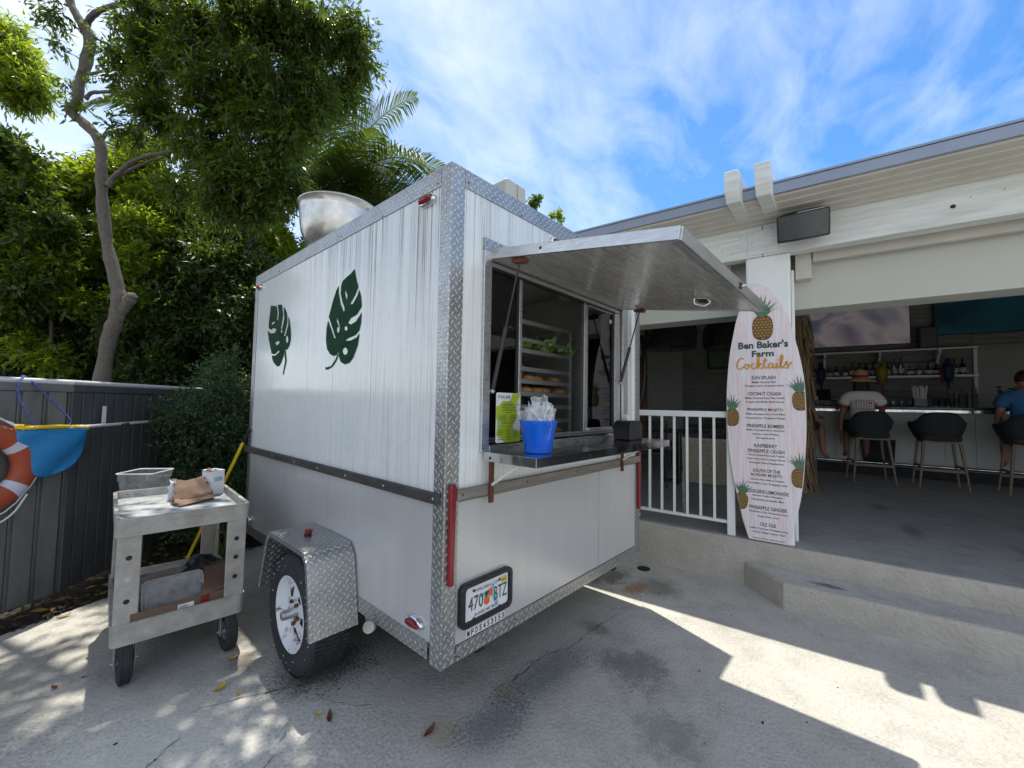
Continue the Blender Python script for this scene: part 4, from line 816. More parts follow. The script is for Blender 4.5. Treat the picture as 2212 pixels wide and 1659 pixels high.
for z, xs in [(.178, [(.05,.12)]), (.172, [(.035,.135)]), (.162, [(.035,.135)]), (.155, [(.045,.12)]), (.148, [(.035,.13)]), (.138, [(.06,.11)]), (.122, [(.015,.07),(.09,.15)]), (.115, [(.02,.06),(.095,.14)]), (.108, [(.015,.07),(.09,.145)]), (.098, [(.03,.07),(.1,.14)]), (.088, [(.04,.13)]), (.055, [(.012,.045),(.065,.095),(.12,.15)]), (.047, [(.012,.05),(.07,.09),(.12,.155)]), (.038, [(.012,.045),(.065,.1),(.12,.15)]), (.026, [(.065,.1),(.115,.15)]), (.014, [(.01,.05),(.07,.1)])]:
    for a, b_ in xs:
        x = a
        while x < b_: w = .003+.005*rs.random(); m.add([(x, -.002, z), (min(x+w, b_), -.002, z), (min(x+w, b_), -.002, z+.0028), (x, -.002, z+.0028)], [(0,1,2,3)]); x += w+.0016
m.build('small_print', 'txt_dark', t); shape2d([disc(.022, .088, .010, 7), disc(.15, .178, .008, 5)], 'card_picture', 'teal_print', t, (0, -.0015, 0), X3, Z3)
# bucket with wrapped cutlery
bx, by_ = .372, -.195
t = thing('blue_bucket', 'glossy blue plastic bucket on the steel counter shelf', 'bucket', (bx, by_, MZ))
MB().lathe([(r_*.87, z_) for r_, z_ in [(0, .001), (.070, .001), (.073, .006), (.074, .025), (.0755, .027), (.093, .122), (.0955, .124), (.099, .140), (.101, .143), (.1, .145), (.096, .143), (.09, .12), (.072, .03), (0, .006)]], 40).build('bucket_body', 'blue', t)
o = MB().lathe([(.008, -.002), (.012, -.003), (.013, 0)], 14, (-.03, -.080, .126), 'y').build('lug', 'blue', t)
for k in range(15):
    a = 2*PI*k/15*2.4 + .3; rr_ = .062*math.sqrt((k+.5)/15); px_, py_ = rr_*math.cos(a), rr_*math.sin(a); m = MB(); n = 9; hgt = .07+.045*rs.random()*(1 if rr_ < .05 else .6)+(.02 if k == 5 else 0); wv = .020+.012*rs.random()
    vs = []
    for i in range(4):
        for j in range(n):
            q = j/(n-1)-.5; f = i/3; vs.append((q*wv*2*(1+f*.7)+rs.normal()*.004, rs.normal()*.008+.008*math.sin(9*q), f*hgt+rs.normal()*.005*(i > 0)))
    m.add(vs, [(i*n+j, i*n+j+1, (i+1)*n+j+1, (i+1)*n+j) for i in range(3) for j in range(n-1)]); ro = thing('wrapped_cutlery', 'clear bag of white wrapped cutlery standing in the blue bucket', 'cutlery', (bx+px_*.8, by_+py_*.8, MZ+.122), a*1.7, 'wrapped cutlery in the blue bucket')
    ro.rotation_euler = (py_*-7, px_*7, a*1.7); m.build('bag', 'bagfilm', ro); m = MB().ball((0, 0, .012), (.016, .010, .026), 7, 5); m.build('napkin', 'paper', ro)
t = thing('napkin_dispenser', 'black napkin dispenser at the right end of the counter shelf', 'napkin dispenser', (1.395, -.13, MZ))
MB().prism([(-.085, -.06, .0), (.085, -.06, 0), (.088, -.06, .075), (.075, -.06, .112), (.05, -.06, .122), (-.05, -.06, .122), (-.075, -.06, .112), (-.088, -.06, .075)], (0, .12, 0)).build('case', 'black', t, .008, 3)
MB().prism([(.0865, -.045, .02), (.0865, .045, .02), (.089, .045, .09), (.089, -.045, .09)], (.001, 0, 0)).build('face_plate', 'chrome', t)
m = MB(); m.prism([(-.018, -.01, .121), (.02, -.012, .121), (.024, .0, .15), (.008, .006, .165), (-.008, .0, .146), (-.02, .002, .155)], (0, .018, 0)); m.build('napkin', 'paper', t)
# ================================================================ fence, pool gear, cart
def fence(name, a, ang, ln, mat, pitch, ribw, first, label, group=None):
    t = thing(name, label, 'fence', (a[0], a[1], 0), ang)
    B(0, ln, .012, .03, .02, 1.50).build('backing_sheet', mat, t)
    x = first
    while x < ln-.01:
        B(max(0, x+ribw), min(ln, x+pitch), -.004, .011, .03, 1.476).build('panel', mat, t, .003); B(x+ribw*.35, x+ribw*.65, .006, .0115, .03, 1.476).build('rib', mat, t); x += pitch
    B(0, ln, -.012, .011, 1.478, 1.53).build('top_board', mat, t, .003); MB().tube([(-.02, .0, 1.548), (ln, .0, 1.548)], .019, 12).build('top_rail', 'pipe', t)
    return t
A0 = Vector((-1.255, 2.94)); dA = Vector((.819, .573)).normalized(); B0 = A0+dA*.312; dB = Vector((.641, .767)).normalized()
A1 = A0 - dA*2.1
fence('metal_fence', A1, math.atan2(dA.y, dA.x), 2.1+.312, 'fence_lit', .140, .034, .0+2.1-.14*15-.004, 'grey metal fence section, coloured as lit, on the left holding the life ring and pool net')
fence('metal_fence', B0, math.atan2(dB.y, dB.x), 3.3, 'fence', .103, .012, -.03, 'grey ribbed metal fence section, coloured as shaded, running back behind the cart')
FR = math.atan2(dA.y, dA.x); nA = Vector((dA.y, -dA.x))
# blue pool net with yellow rim
c = A0 + dA*.145 + nA*.10
t = thing('pool_net', 'blue cloth pool net with a yellow rim hung over the fence by a blue rope', 'pool net', (c.x, c.y, 1.225), FR)
hw = .212; pts = [(hw*math.cos(q), .045*math.sin(q), .005-.010*math.cos(q)*1.2+.006*math.sin(3*q)) for q in [2*PI*k/36 for k in range(37)]]
m = MB()
for (x, y, z), (x2, y2, z2) in zip(pts[:-1], pts[1:]): m.add([(x, y, z-.012), (x2, y2, z2-.012), (x2, y2, z2+.012), (x, y, z+.012), (x*.97, y*.9, z-.012), (x2*.97, y2*.9, z2-.012), (x2*.97, y2*.9, z2+.012), (x*.97, y*.9, z+.012)], [(0,1,2,3),(3,2,6,7),(4,7,6,5),(0,4,5,1)], True)
m.build('rim', 'yellow', t)
m = MB(); R_n, K = 14, 36; vs = []
for i in range(R_n+1):
    q = i/R_n; w = hw*.97*math.cos(math.asin(min(1, q**1.15)))**.9; th = .045*(1-q)**.6+.004
    for k in range(K): a = 2*PI*k/K; vs.append((w*math.cos(a)-.012*q+.006*math.sin(5*a+q*4), th*math.sin(a)+.010*math.sin(a*3+q*6)*(q > .05), -.008-.325*q+.01*math.cos(a)*q))
m.add(vs, [(i*K+k, (i+1)*K+k, (i+1)*K+(k+1)%K, i*K+(k+1)%K) for i in range(R_n) for k in range(K)], True); m.build('net_bag', 'netblue', t)
m = MB().tube(curve_pts([(-.10, -.02, .0), (-.155, -.01, .10), (-.185, .03, .22), (-.165, .06, .31), (-.12, .10, .345), (-.10, .135, .335), (-.08, .13, .20)], 6), .0055, 8)
m.tube(curve_pts([(.07, -.02, .01), (.085, -.01, .05), (.05, .02, .12), (-.04, .06, .25), (-.105, .10, .345), (-.115, .13, .335), (-.12, .135, .2)], 6), .0055, 8); m.build('rope', 'rope_blue', t)
# aluminium pole held along the fence
p0 = Vector((B0.x, B0.y))+nA*.07-dA*.0; q0 = Vector((-.987, 2.971)); q1 = q0+dB*1.75
t = thing('net_pole', 'long aluminium pool pole lying along the shaded fence on a bracket', 'pole', (q0.x, q0.y, 1.222), math.atan2(dB.y, dB.x))
MB().tube([(-.03, .0, 0), (1.75, .0, .022)], .012, 12).build('tube', 'pipe', t); MB().tube([(.42, .0, .001), (.50, .0, .004)], .0145, 12).build('clamp', 'rust', t); B(.33, .345, .05, .07, -.005, .15).build('bracket', 'white_pvc', t)
# life ring
c = A0 - dA*.205 + nA*.075
t = thing('life_ring', 'faded orange life ring with white bands and rope hanging on the fence', 'life ring', (c.x, c.y, .985), FR)
m = MB(); prof = [(.220+.068*math.cos(2*PI*k/16), .045*math.sin(2*PI*k/16)) for k in range(16)]; m.lathe(prof, 56, (0, 0, 0), 'y', close=True); m.build('ring', 'orange', t)
for a in (PI*.22, PI*.78, PI*1.22, PI*1.78):
    MB().lathe([(.220+.0695*math.cos(2*PI*k/16), .0465*math.sin(2*PI*k/16)) for k in range(16)], 5, (0, 0, 0), 'y', close=True, a0=a-.14, a1=a+.14).build('band', 'tape', t)
m = MB(); pts = []
for k in range(4):
    a = PI*(.22+[0, .56, 1.0, 1.56][k]); b_ = PI*(.22+[.56, 1.0, 1.56, 2.0][k]); 
    for j in range(8): q = a+(b_-a)*j/8; rr_ = .288+.035*math.sin(PI*j/8)*(1 if k != 3 else .2); pts.append((rr_*math.cos(q), -.01, rr_*math.sin(q)))
m.tube(pts+[pts[0]], .005, 6); m.tube(curve_pts([(.225, -.03, -.19), (.15, -.04, -.30), (.05, -.03, -.36), (-.1, -.02, -.38), (-.2, -.02, -.55)], 6), .006, 6); m.tube(curve_pts([(.17, -.03, .24), (.10, -.03, .29), (0, -.02, .38), (-.03, .02, .5), (0, .08, .57)], 6), .005, 6); m.build('rope', 'rope_white', t)

# ---- utility cart
KX, KY = -.545, 1.905
t = thing('utility_cart', 'scuffed grey plastic two shelf utility cart on black pneumatic casters', 'cart', (KX, KY, 0), math.radians(-3.6)); CT = t
def rr3(x0, x1, y0, y1, r_, n=4): return rrect(x0, x1, y0, y1, r_, n)
def tray(name, hx_, hy, z0, z1, zf, th=.016):
    m = MB(); O = rr3(-hx_, hx_, -hy, hy, .035); I = rr3(-hx_+th, hx_-th, -hy+th, hy-th, .025); n = len(O)
    rings = [[(x, y, z0) for x, y in O], [(x*1.006, y*1.004, z1-.012) for x, y in O], [(x*1.01, y*1.007, z1) for x, y in O], [(x, y, z1) for x, y in I], [(x*.99, y*.995, zf) for x, y in I]]
    vs = [p for r_ in rings for p in r_]
    m.add(vs, [(a*n+k, a*n+(k+1)%n, (a+1)*n+(k+1)%n, (a+1)*n+k) for a in range(4) for k in range(n)]); m.add(rings[0], [tuple(range(n))[::-1]])
    o = m.build(name, 'cart', t, .002); f = MB(); f.add([(x, y, zf+.001) for x, y, z in rings[4]], [tuple(range(n))]); f.build('tray_floor', 'cart_top', o); return o
tray('top_tray', .287, .44, .742, .832, .785); tray('bottom_tray', .283, .435, .205, .312, .245)
m = MB()
for sx_ in (-1, 1):
    for sy in (-1, 1):
        m = MB(); x0, x1 = sorted((sx_*.276, sx_*.182)); y0, y1 = sorted((sy*.431, sy*.409)); m.box(x0, x1, y0, y1, .300, .752); xa, xb = sorted((sx_*.276, sx_*.258)); ya, yb = sorted((sy*.4085, sy*.335)); m.box(xa, xb, ya, yb, .300, .752)
        o = m.build('upright', 'cart', t, .006, seg=3)
        for z in (.42, .53, .635): MB().lathe([(0, 0), (.0125, 0)], 14, (sx_*.229, sy*.4325 if sy < 0 else sy*.4325, z), 'y').build('hole', 'black_matt' if z != .53 or sx_ > 0 else 'cart_top', o)
m = MB(); m.box(-.055, .055, -.4475, -.4445, .765, .800); m.build('maker_plate', 'cart', t, .001)
def caster(x, y, ang):
    o = MB().lathe([(.052, -.020), (.070, -.027), (.092, -.027), (.104, -.019), (.1065, -.008), (.1065, .008), (.104, .019), (.092, .027), (.070, .027), (.052, .020)], 28, (0, 0, 0), 'x', close=True).build('wheel', 'rubber', t); o.location = (x, y, .1075); o.rotation_euler = (0, 0, ang)
    for xx in (-.018, -.009, 0, .009, .018): MB().lathe([(.1062, xx-.0032), (.1088, xx-.0018), (.1088, xx+.0018), (.1062, xx+.0032)], 28, (0, 0, 0), 'x').build('tread_rib', 'rubber', o)
    MB().lathe([(.053, -.018), (.046, -.012), (.018, -.012), (.014, -.034), (0, -.034)], 20, (0,0,0), 'x').build('hub', 'alu_dull', o); MB().lathe([(.053, .018), (.046, .012), (.018, .012), (.014, .034), (0, .034)], 20, (0,0,0), 'x').build('hub', 'alu_dull', o)
    m = MB(); m.box(-.042, -.037, -.02, .02, -.02, .095); m.box(.037, .042, -.02, .02, -.02, .095); m.box(-.042, .042, -.03, .03, .0955, .099); m.tube([(-.052, 0, 0), (.052, 0, 0)], .006, 8); m.build('fork', 'alu_dull', o, .001)
caster(-.222, -.375, .05); caster(.215, -.385, .10); caster(-.225, .30, .05); caster(.215, .33, .3)
# things on the cart
CTt = .787
t = thing('clear_tub', 'square clear plastic food tub standing on top of the cart', 'tub', (-.668, 2.225, CTt), math.radians(50))
m = MB(); O = rr3(-.088, .088, -.085, .085, .02); O2 = rr3(-.105, .105, -.10, .10, .02); n = len(O); rings = [[(x, y, .001) for x, y in O], [(x, y, .13) for x, y in rr3(-.100, .100, -.095, .095, .02)], [(x, y, .133) for x, y in O2], [(x*1.02, y*1.02, .176) for x, y in O2]]
m.add([p for r_ in rings for p in r_], [(a*n+k, a*n+(k+1)%n, (a+1)*n+(k+1)%n, (a+1)*n+k) for a in range(3) for k in range(n)]+[tuple(range(n))[::-1]]); m.build('tub_wall', 'clear', t)
m = MB(); frame_ring(m, [(x*1.05, y*1.05) for x, y in O2], [(x*1.0, y*1.0) for x, y in O2], 0, 0); m = MB(); Q = [(x*1.04, y*1.04, .178) for x, y in O2]; m.tube(Q+[Q[0]], .004, 6); m.build('tub_rim', 'white_pvc', t)
for z in (.05, .09, .125): 
    for y in (-.03, .02): B(-.0985, -.0975, y, y+.022, z, z+.004).build('measure_mark', 'red_lens', t)
def sheet(name, c4, mat, parent, n=10, amp=.006, th=.003, seed=3):
    r2 = np.random.default_rng(seed); a, b_, c2, d = [np.array(p, float) for p in c4]; vs = []
    for i in range(n+1):
        for j in range(n+1):
            s, q = i/n, j/n; p = (a*(1-s)+b_*s)*(1-q)+(d*(1-s)+c2*s)*q; p = p+np.array([r2.normal()*.005*(s in (0, 1)), r2.normal()*.005*(q in (0, 1)), amp*(math.sin(5*s+2*q)+math.sin(7*q-3*s*2))*.6+r2.normal()*amp*.18]); vs.append(p)
    m = MB(); m.add(vs, [(i*(n+1)+j, (i+1)*(n+1)+j, (i+1)*(n+1)+j+1, i*(n+1)+j+1) for i in range(n) for j in range(n)], True); o = m.build(name, mat, parent); sd = o.modifiers.new('thick', 'SOLIDIFY'); sd.thickness = th; return o
t = thing('torn_cardboard', 'torn brown cardboard carton flattened on the cart top', 'cardboard', (-.46, 1.98, CTt), 0)
sheet('top_flap', [(-.115, -.10, .030), (.11, -.075, .028), (.075, .13, .120), (-.085, .12, .125)], 'card', t, 12, .009); sheet('front_flap', [(-.095, -.165, .006), (.125, -.11, .03), (.10, -.075, .031), (-.115, -.10, .036)], 'card_l', t, 8, .004, seed=5)
sheet('base_flap', [(-.12, -.08, .004), (.10, -.06, .004), (.09, .13, .004), (-.11, .12, .004)], 'card', t, 5, .002, seed=6)
t = thing('white_carton', 'small torn white printed carton behind the brown cardboard', 'carton', (-.325, 2.12, CTt), .3)
m = MB(); m.prism([(-.04, -.05, 0), (.045, -.05, 0), (.045, .06, 0), (-.04, .06, 0)], (0, 0, .165)); m.build('carton', 'paper', t, .002); sheet('torn_flap', [(-.05, -.05, .165), (.0, -.05, .168), (.0, .05, .172), (-.05, .05, .16)], 'card', t, 6, .006, seed=2); B(-.02, .03, -.0515, -.0505, .09, .12).build('print', 'teal_print', t)
sheet('torn_side', [(-.27, -.0, .0), (-.23, -.01, .0), (-.225, -.0, .125), (-.25, .02, .13)], 'paper', t, 6, .004, seed=12)
# lower shelf load
LZ = .247
t = thing('cardboard_tray', 'open brown cardboard box with a red tape stripe on the lower cart shelf', 'box', (-.555, 1.85, LZ), math.radians(1))
for nm, a in (('front_side', (-.235, .24, -.36, -.355, 0, .105)), ('back_side', (-.235, .24, .2, .205, 0, .11)), ('left_side', (-.24, -.2355, -.354, .199, 0, .11)), ('right_side', (.2405, .245, -.354, .199, 0, .11)), ('base', (-.235, .24, -.354, .199, .001, .005))): B(*a).build(nm, 'card', t)
sheet('flap', [(.06, -.355, .105), (.235, -.355, .107), (.235, -.1, .19), (.12, -.1, .19)], 'card', t, 6, .004, seed=8)
B(-.045, .025, -.3615, -.3605, .03, .085).build('address_label', 'paper', t); B(.055, .095, -.3615, -.3605, .0, .1).build('red_tape', 'red_lens', t)
for j in range(9): B(-.04+.004*j, -.0385+.004*j+.0015*(j % 2), -.3625, -.3618, .037, .060).build('barcode_bar', 'txt_black', t)
m = MB(); [m.box(-.04, -.005+.01*(k % 2), -.3625, -.3618, .066+.005*k, .068+.005*k) for k in range(3)]; m.build('address_print', 'txt_black', t)
t = thing('tub_cover', 'rounded clear plastic lid leaning in the lower shelf box', 'lid', (-.60, 1.60, .315), 0)
m = MB(); O = rr3(-.135, .135, -.075, .075, .028, 5); m.prism([(x, y*.35-.02, y+.07) for x, y in O], (0, .006, 0)); m.build('lid_sheet', 'clear', t); m = MB(); Q = [(x*.98, y*.35-.024, y*.97+.07) for x, y in O]; m.tube(Q+[Q[0]], .0035, 6); Q = [(x*.86, y*.28-.024, y*.8+.07) for x, y in O]; m.tube(Q+[Q[0]], .0025, 6); m.build('lid_rim', 'clear', t)
t = thing('clear_tray', 'shallow clear plastic tray tilted at the back of the lower shelf', 'tray', (-.66, 1.80, .39), .3)
m = MB(); O = rr3(-.16, .14, -.10, .10, .03, 4); n = len(O); rings = [[(x*.85, y*.85, -.04+x*.25) for x, y in O], [(x, y, .0+x*.25) for x, y in O], [(x*1.06, y*1.06, .002+x*.25) for x, y in O]]; m.add([p for r_ in rings for p in r_], [(a*n+k, a*n+(k+1)%n, (a+1)*n+(k+1)%n, (a+1)*n+k) for a in range(2) for k in range(n)]+[tuple(range(n))]); m.build('tray_body', 'clear', t)
t = thing('bin_bag', 'black plastic bag stuffed in the right of the lower shelf', 'bag', (-.43, 1.82, .36), 0)
m = MB(); vs = []; n = 16
for i in range(10):
    q = PI*i/9
    for k in range(n): a = 2*PI*k/n; r_ = 1+.14*math.sin(3*a+i)+.08*rs.normal(); vs.append((.12*math.sin(q)*math.cos(a)*r_, .15*math.sin(q)*math.sin(a)*r_, .10*math.cos(q)*r_))
m.add(vs, [(i*n+k, (i+1)*n+k, (i+1)*n+(k+1)%n, i*n+(k+1)%n) for i in range(9) for k in range(n)]); m.build('bag_body', 'black', t)
# broom handle leaning on the front corner of the trailer
top, bot = Vector((-.028, 2.47, 1.18)), Vector((-.30, 3.06, .01))
t = thing('broom_handle', 'yellow broom handle leaning against the far corner of the trailer', 'broom handle', bot, 0)
MB().tube([(0, 0, 0), (top-bot)*.93], .0125, 10).build('handle', 'yellow', t); MB().tube([(top-bot)*.93, (top-bot)*1.02], .014, 10).build('grip', 'black', t)
# ================================================================ plants
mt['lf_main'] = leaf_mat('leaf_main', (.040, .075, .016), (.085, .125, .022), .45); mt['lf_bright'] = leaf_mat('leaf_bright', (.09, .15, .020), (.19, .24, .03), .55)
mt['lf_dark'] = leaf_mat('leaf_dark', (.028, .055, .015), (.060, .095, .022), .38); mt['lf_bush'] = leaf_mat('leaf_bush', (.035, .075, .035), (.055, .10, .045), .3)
mt['palm'] = leaf_mat('palm_leaf', (.030, .060, .012), (.075, .10, .016), .35, .5)
mt['bark'] = bark_mat('bark', (.12, .10, .075), (.24, .21, .17)); mt['bark_d'] = bark_mat('bark_dark', (.05, .042, .034), (.10, .085, .07))
def offax(px, py): return math.cos(math.atan(math.hypot(px-1106, py-829.5)/FPX))
def trunk_px(parent, pts, D, off, name='trunk', mat='bark', n=5):
    "pts: (px, py, half-width px[, D])"
    q = curve_pts([(*at(p[0], p[1], p[3] if len(p) > 3 else D), p[2]*(p[3] if len(p) > 3 else D)/FPX*offax(p[0], p[1])*1.13) for p in pts], n)
    P_ = [Vector(a[:3])-off for a in q]; R_ = [max(.004, a[3]*(1+.07*math.sin(i*1.7)+.06*math.sin(i*.9+1))) for i, a in enumerate(q)]
    return MB().tube(P_, R_, 14).build(name, mat, parent)
D0 = 5.6
base = at(217, 835, D0); base.z = 0
t = thing('broadleaf_tree', 'tall broadleaf tree with a sinuous leaning grey trunk and hanging branches behind the fence', 'tree', base); MT = t
p_ = at(217, 835, D0); 
MB().tube([(0, 0, 0), Vector((0, 0, p_.z*.5)), p_-base], [.16, .14, 16.5*D0/FPX], 14).build('trunk', 'bark', t)
trunk_px(t, [(217,840,17),(235,736,17),(250,692,17),(258,647,17),(250,605,15),(232,528,13.5),(222,446,13.5),(219,387,13),(219,342,12.5),(214,303,14),(184,268,13),(152,240,14),(166,222,13),(171,184,12.5),(184,143,14),(194,83,15),(178,54,14),(163,28,11),(150,0,12),(140,-60,11)], D0, base)
trunk_px(t, [(250,692,14),(268,665,13),(284,642,13),(287,637,10),(289,634,5)], D0, base, 'stub')
for pts in ([(186,55,9),(196,38,9,5.5),(214,24,8,5.4),(247,12,7,5.3),(283,9,6.5,5.2),(327,16,6,5.0),(372,27,5,4.9),(430,33,4,4.8),(520,60,3,4.7)], [(232,402,7),(245,385,7),(259,372,6.5,5.5),(283,351,6,5.4),(321,336,5,5.3),(372,327,4,5.2),(450,300,3,5.1)], [(240,390,4),(262,378,3.5),(285,365,3.5),(321,350,3),(365,335,2,5.3)], [(184,214,6),(197,201,5),(215,199,5),(253,198,4.5),(286,201,4.5),(302,193,2.5)], [(286,201,4),(300,207,2)], [(193,161,4),(225,153,4),(253,150,4,5.5),(312,149,3.5,5.3),(372,164,3,5.2),(450,150,2,5)]):
    trunk_px(t, pts, D0, base, 'branch', 'bark')
def balls(L): return [(at(x, y, D), r*D/FPX*(.25+.75*offax(x, y))) for x, y, r, D in L]
bl_ = balls([(430,50,90,5.0),(540,40,110,4.9),(650,50,110,5.0),(730,70,75,5.2),(775,135,42,5.3),(745,190,45,5.3),(560,170,110,4.8),(665,190,80,5.0),(470,200,80,4.9),(590,290,95,4.8),(665,250,50,4.9),(520,380,85,4.8),(450,300,70,5.0),(600,400,55,4.8),(640,400,30,4.9),(400,130,60,5.0),(480,440,55,4.9),(560,450,30,4.9),(390,400,40,5.1)])
o = crown('crown', 'lf_main', [(Vector(c)-base, r*.93) for c, r in bl_], 6000, .090, .0125, 21, .8, 9, .25, parent=t, sub=16, subr=.30, shell=.45)
bl_ = balls([(330,90,40,5.2),(290,50,30,5.3),(320,170,35,5.2),(250,120,26,5.4),(250,170,14,5.4),(110,20,16,5.4),(350,240,40,5.2),(140,175,8,5.6),(340,20,40,5.2),(125,85,9,5.5),(155,215,10,5.5),(290,270,20,5.4),(250,280,12,5.4)])
crown('crown', 'lf_main', [(Vector(c)-base, r) for c, r in bl_], 1250, .095, .014, 22, .8, 8, .26, parent=t, sub=8, subr=.5)
# upper crown spreading over the drive (above the picture); its gaps let the spots of sun through
up = [((-1.8, 3.0, 5.9), (1.1, 1.2, .5)), ((-.4, 3.2, 6.9), (1.0, .9, .5)), ((-2.2, 1.2, 5.4), (1.3, 1.2, .5)), ((-.7, 1.7, 5.5), (1.1, .9, .5)), ((.2, 2.0, 6.6), (.8, .9, .5)), ((-3.4, 2.4, 5.5), (1.2, 1.4, .6)), ((-3.3, .2, 5.6), (1.3, 1.2, .5)), ((-1.2, .3, 5.7), (1.3, .8, .5)), ((.35, .6, 5.9), (.75, .7, .45)), ((-2.4, -.8, 5.8), (1.3, .9, .5))]
crown('crown', 'lf_main', [(Vector(c)-base, r) for c, r in up], 5200, .13, .024, 23, .4, 9, .34, parent=t, sub=14, subr=.34)
for e in [(-.3, 2.2, 6.4), (-2.2, 1.5, 5.4), (-2.9, .2, 5.6), (-1.3, 3.0, 5.9), (.2, 2.2, 6.6)]:
    a = at(140, -60, D0)-base; MB().tube([tuple(p) for p in curve_pts([a, a.lerp(Vector(e)-base, .4)+Vector((0, 0, .35)), Vector(e)-base], 6)], [.085*(1-i/14) for i in range(13)], 8).build('limb', 'bark', t)
def tree(label, bl, mat, n, stem, D, leaf=.085, wid=.016, seed=1, name='broadleaf_tree', droop=.3, extra=(), group=None, **k):
    bs = Vector(at(stem[0][0], stem[0][1], D)); bs.z = 0; t = thing(name, label, 'tree' if 'tree' in name else 'shrub', bs, 0, group)
    trunk_px(t, stem, D, bs, 'trunk', 'bark_d')
    for s in extra: trunk_px(t, s, D, bs, 'limb', 'bark_d')
    crown('crown', mat, [(Vector(c)-bs, r) for c, r in balls(bl)], n, leaf, wid, seed, droop, parent=t, **k); return t
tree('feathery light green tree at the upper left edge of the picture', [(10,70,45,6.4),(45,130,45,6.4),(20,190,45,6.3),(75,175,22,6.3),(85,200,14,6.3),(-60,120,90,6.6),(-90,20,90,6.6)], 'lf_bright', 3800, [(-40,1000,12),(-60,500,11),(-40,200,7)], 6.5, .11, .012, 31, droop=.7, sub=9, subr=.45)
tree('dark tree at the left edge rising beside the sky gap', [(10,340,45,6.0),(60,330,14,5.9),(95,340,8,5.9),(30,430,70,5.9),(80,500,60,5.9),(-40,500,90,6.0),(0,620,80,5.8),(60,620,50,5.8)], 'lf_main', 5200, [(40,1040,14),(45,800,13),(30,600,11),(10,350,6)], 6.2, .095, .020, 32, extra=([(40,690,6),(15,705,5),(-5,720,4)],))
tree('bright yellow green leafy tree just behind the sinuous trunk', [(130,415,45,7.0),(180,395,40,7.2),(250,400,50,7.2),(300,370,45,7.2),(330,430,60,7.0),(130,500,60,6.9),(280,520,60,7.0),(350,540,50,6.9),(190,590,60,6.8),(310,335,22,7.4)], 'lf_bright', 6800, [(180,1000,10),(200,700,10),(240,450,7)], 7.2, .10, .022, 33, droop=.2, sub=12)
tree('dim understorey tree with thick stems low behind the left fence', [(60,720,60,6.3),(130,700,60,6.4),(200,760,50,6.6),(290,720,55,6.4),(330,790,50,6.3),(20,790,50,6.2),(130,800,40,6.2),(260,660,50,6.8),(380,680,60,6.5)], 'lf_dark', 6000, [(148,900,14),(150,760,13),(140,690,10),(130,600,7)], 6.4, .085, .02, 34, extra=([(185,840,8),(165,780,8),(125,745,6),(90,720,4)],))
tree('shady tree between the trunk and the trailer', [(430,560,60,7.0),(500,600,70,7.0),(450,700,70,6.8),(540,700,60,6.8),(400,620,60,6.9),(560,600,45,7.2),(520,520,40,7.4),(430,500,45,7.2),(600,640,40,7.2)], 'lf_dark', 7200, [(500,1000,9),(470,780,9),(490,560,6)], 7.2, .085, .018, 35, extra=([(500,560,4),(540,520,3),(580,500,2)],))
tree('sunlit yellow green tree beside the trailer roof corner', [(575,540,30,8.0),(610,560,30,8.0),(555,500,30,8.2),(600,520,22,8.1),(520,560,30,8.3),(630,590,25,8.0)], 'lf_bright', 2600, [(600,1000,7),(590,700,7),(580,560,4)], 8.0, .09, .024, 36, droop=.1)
tree('loose young tree added for bright glints in front of the left understorey', [(120,570,28,6.0),(40,650,34,5.9),(165,650,20,6.1),(95,610,25,6.0),(285,480,28,6.3),(300,560,26,6.3),(285,640,18,6.2),(10,560,30,5.9),(60,750,32,6.0),(120,780,26,6.0)], 'lf_bright', 1900, [(100,1000,5),(110,780,5),(110,600,3)], 6.0, .085, .018, 44, droop=.3, sub=9, subr=.5)  # added tree; sunlight glints on the foliage are put into its leaf colour
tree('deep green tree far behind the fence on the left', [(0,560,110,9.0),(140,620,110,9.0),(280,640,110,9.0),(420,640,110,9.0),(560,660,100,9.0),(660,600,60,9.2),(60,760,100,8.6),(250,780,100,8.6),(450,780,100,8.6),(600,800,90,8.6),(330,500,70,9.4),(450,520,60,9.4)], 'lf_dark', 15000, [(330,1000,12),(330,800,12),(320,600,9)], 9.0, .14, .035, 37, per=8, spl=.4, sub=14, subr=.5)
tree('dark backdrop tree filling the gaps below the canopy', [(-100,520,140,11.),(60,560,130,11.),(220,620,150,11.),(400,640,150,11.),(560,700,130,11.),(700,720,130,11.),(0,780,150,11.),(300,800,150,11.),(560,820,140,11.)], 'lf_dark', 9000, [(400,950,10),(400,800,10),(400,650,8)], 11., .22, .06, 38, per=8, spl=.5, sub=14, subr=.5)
# tiny tree tops over the trailer roof
tree('small round tree top showing beside the roof unit', [(1158,432,10,9.),(1152,440,8,9.),(1165,428,7,9.)], 'lf_main', 70, [(1150,700,2),(1156,520,2),(1157,440,1.2)], 9., .07, .022, 41, per=6, spl=.07)
tree('small leafy tree top showing lower right of the roof unit', [(1195,468,6,9.),(1209,462,7,9.),(1210,478,6,9.),(1214,490,4,9.)], 'lf_bright', 70, [(1205,700,2),(1208,560,2),(1208,480,1)], 9., .065, .02, 42, per=6, spl=.07)
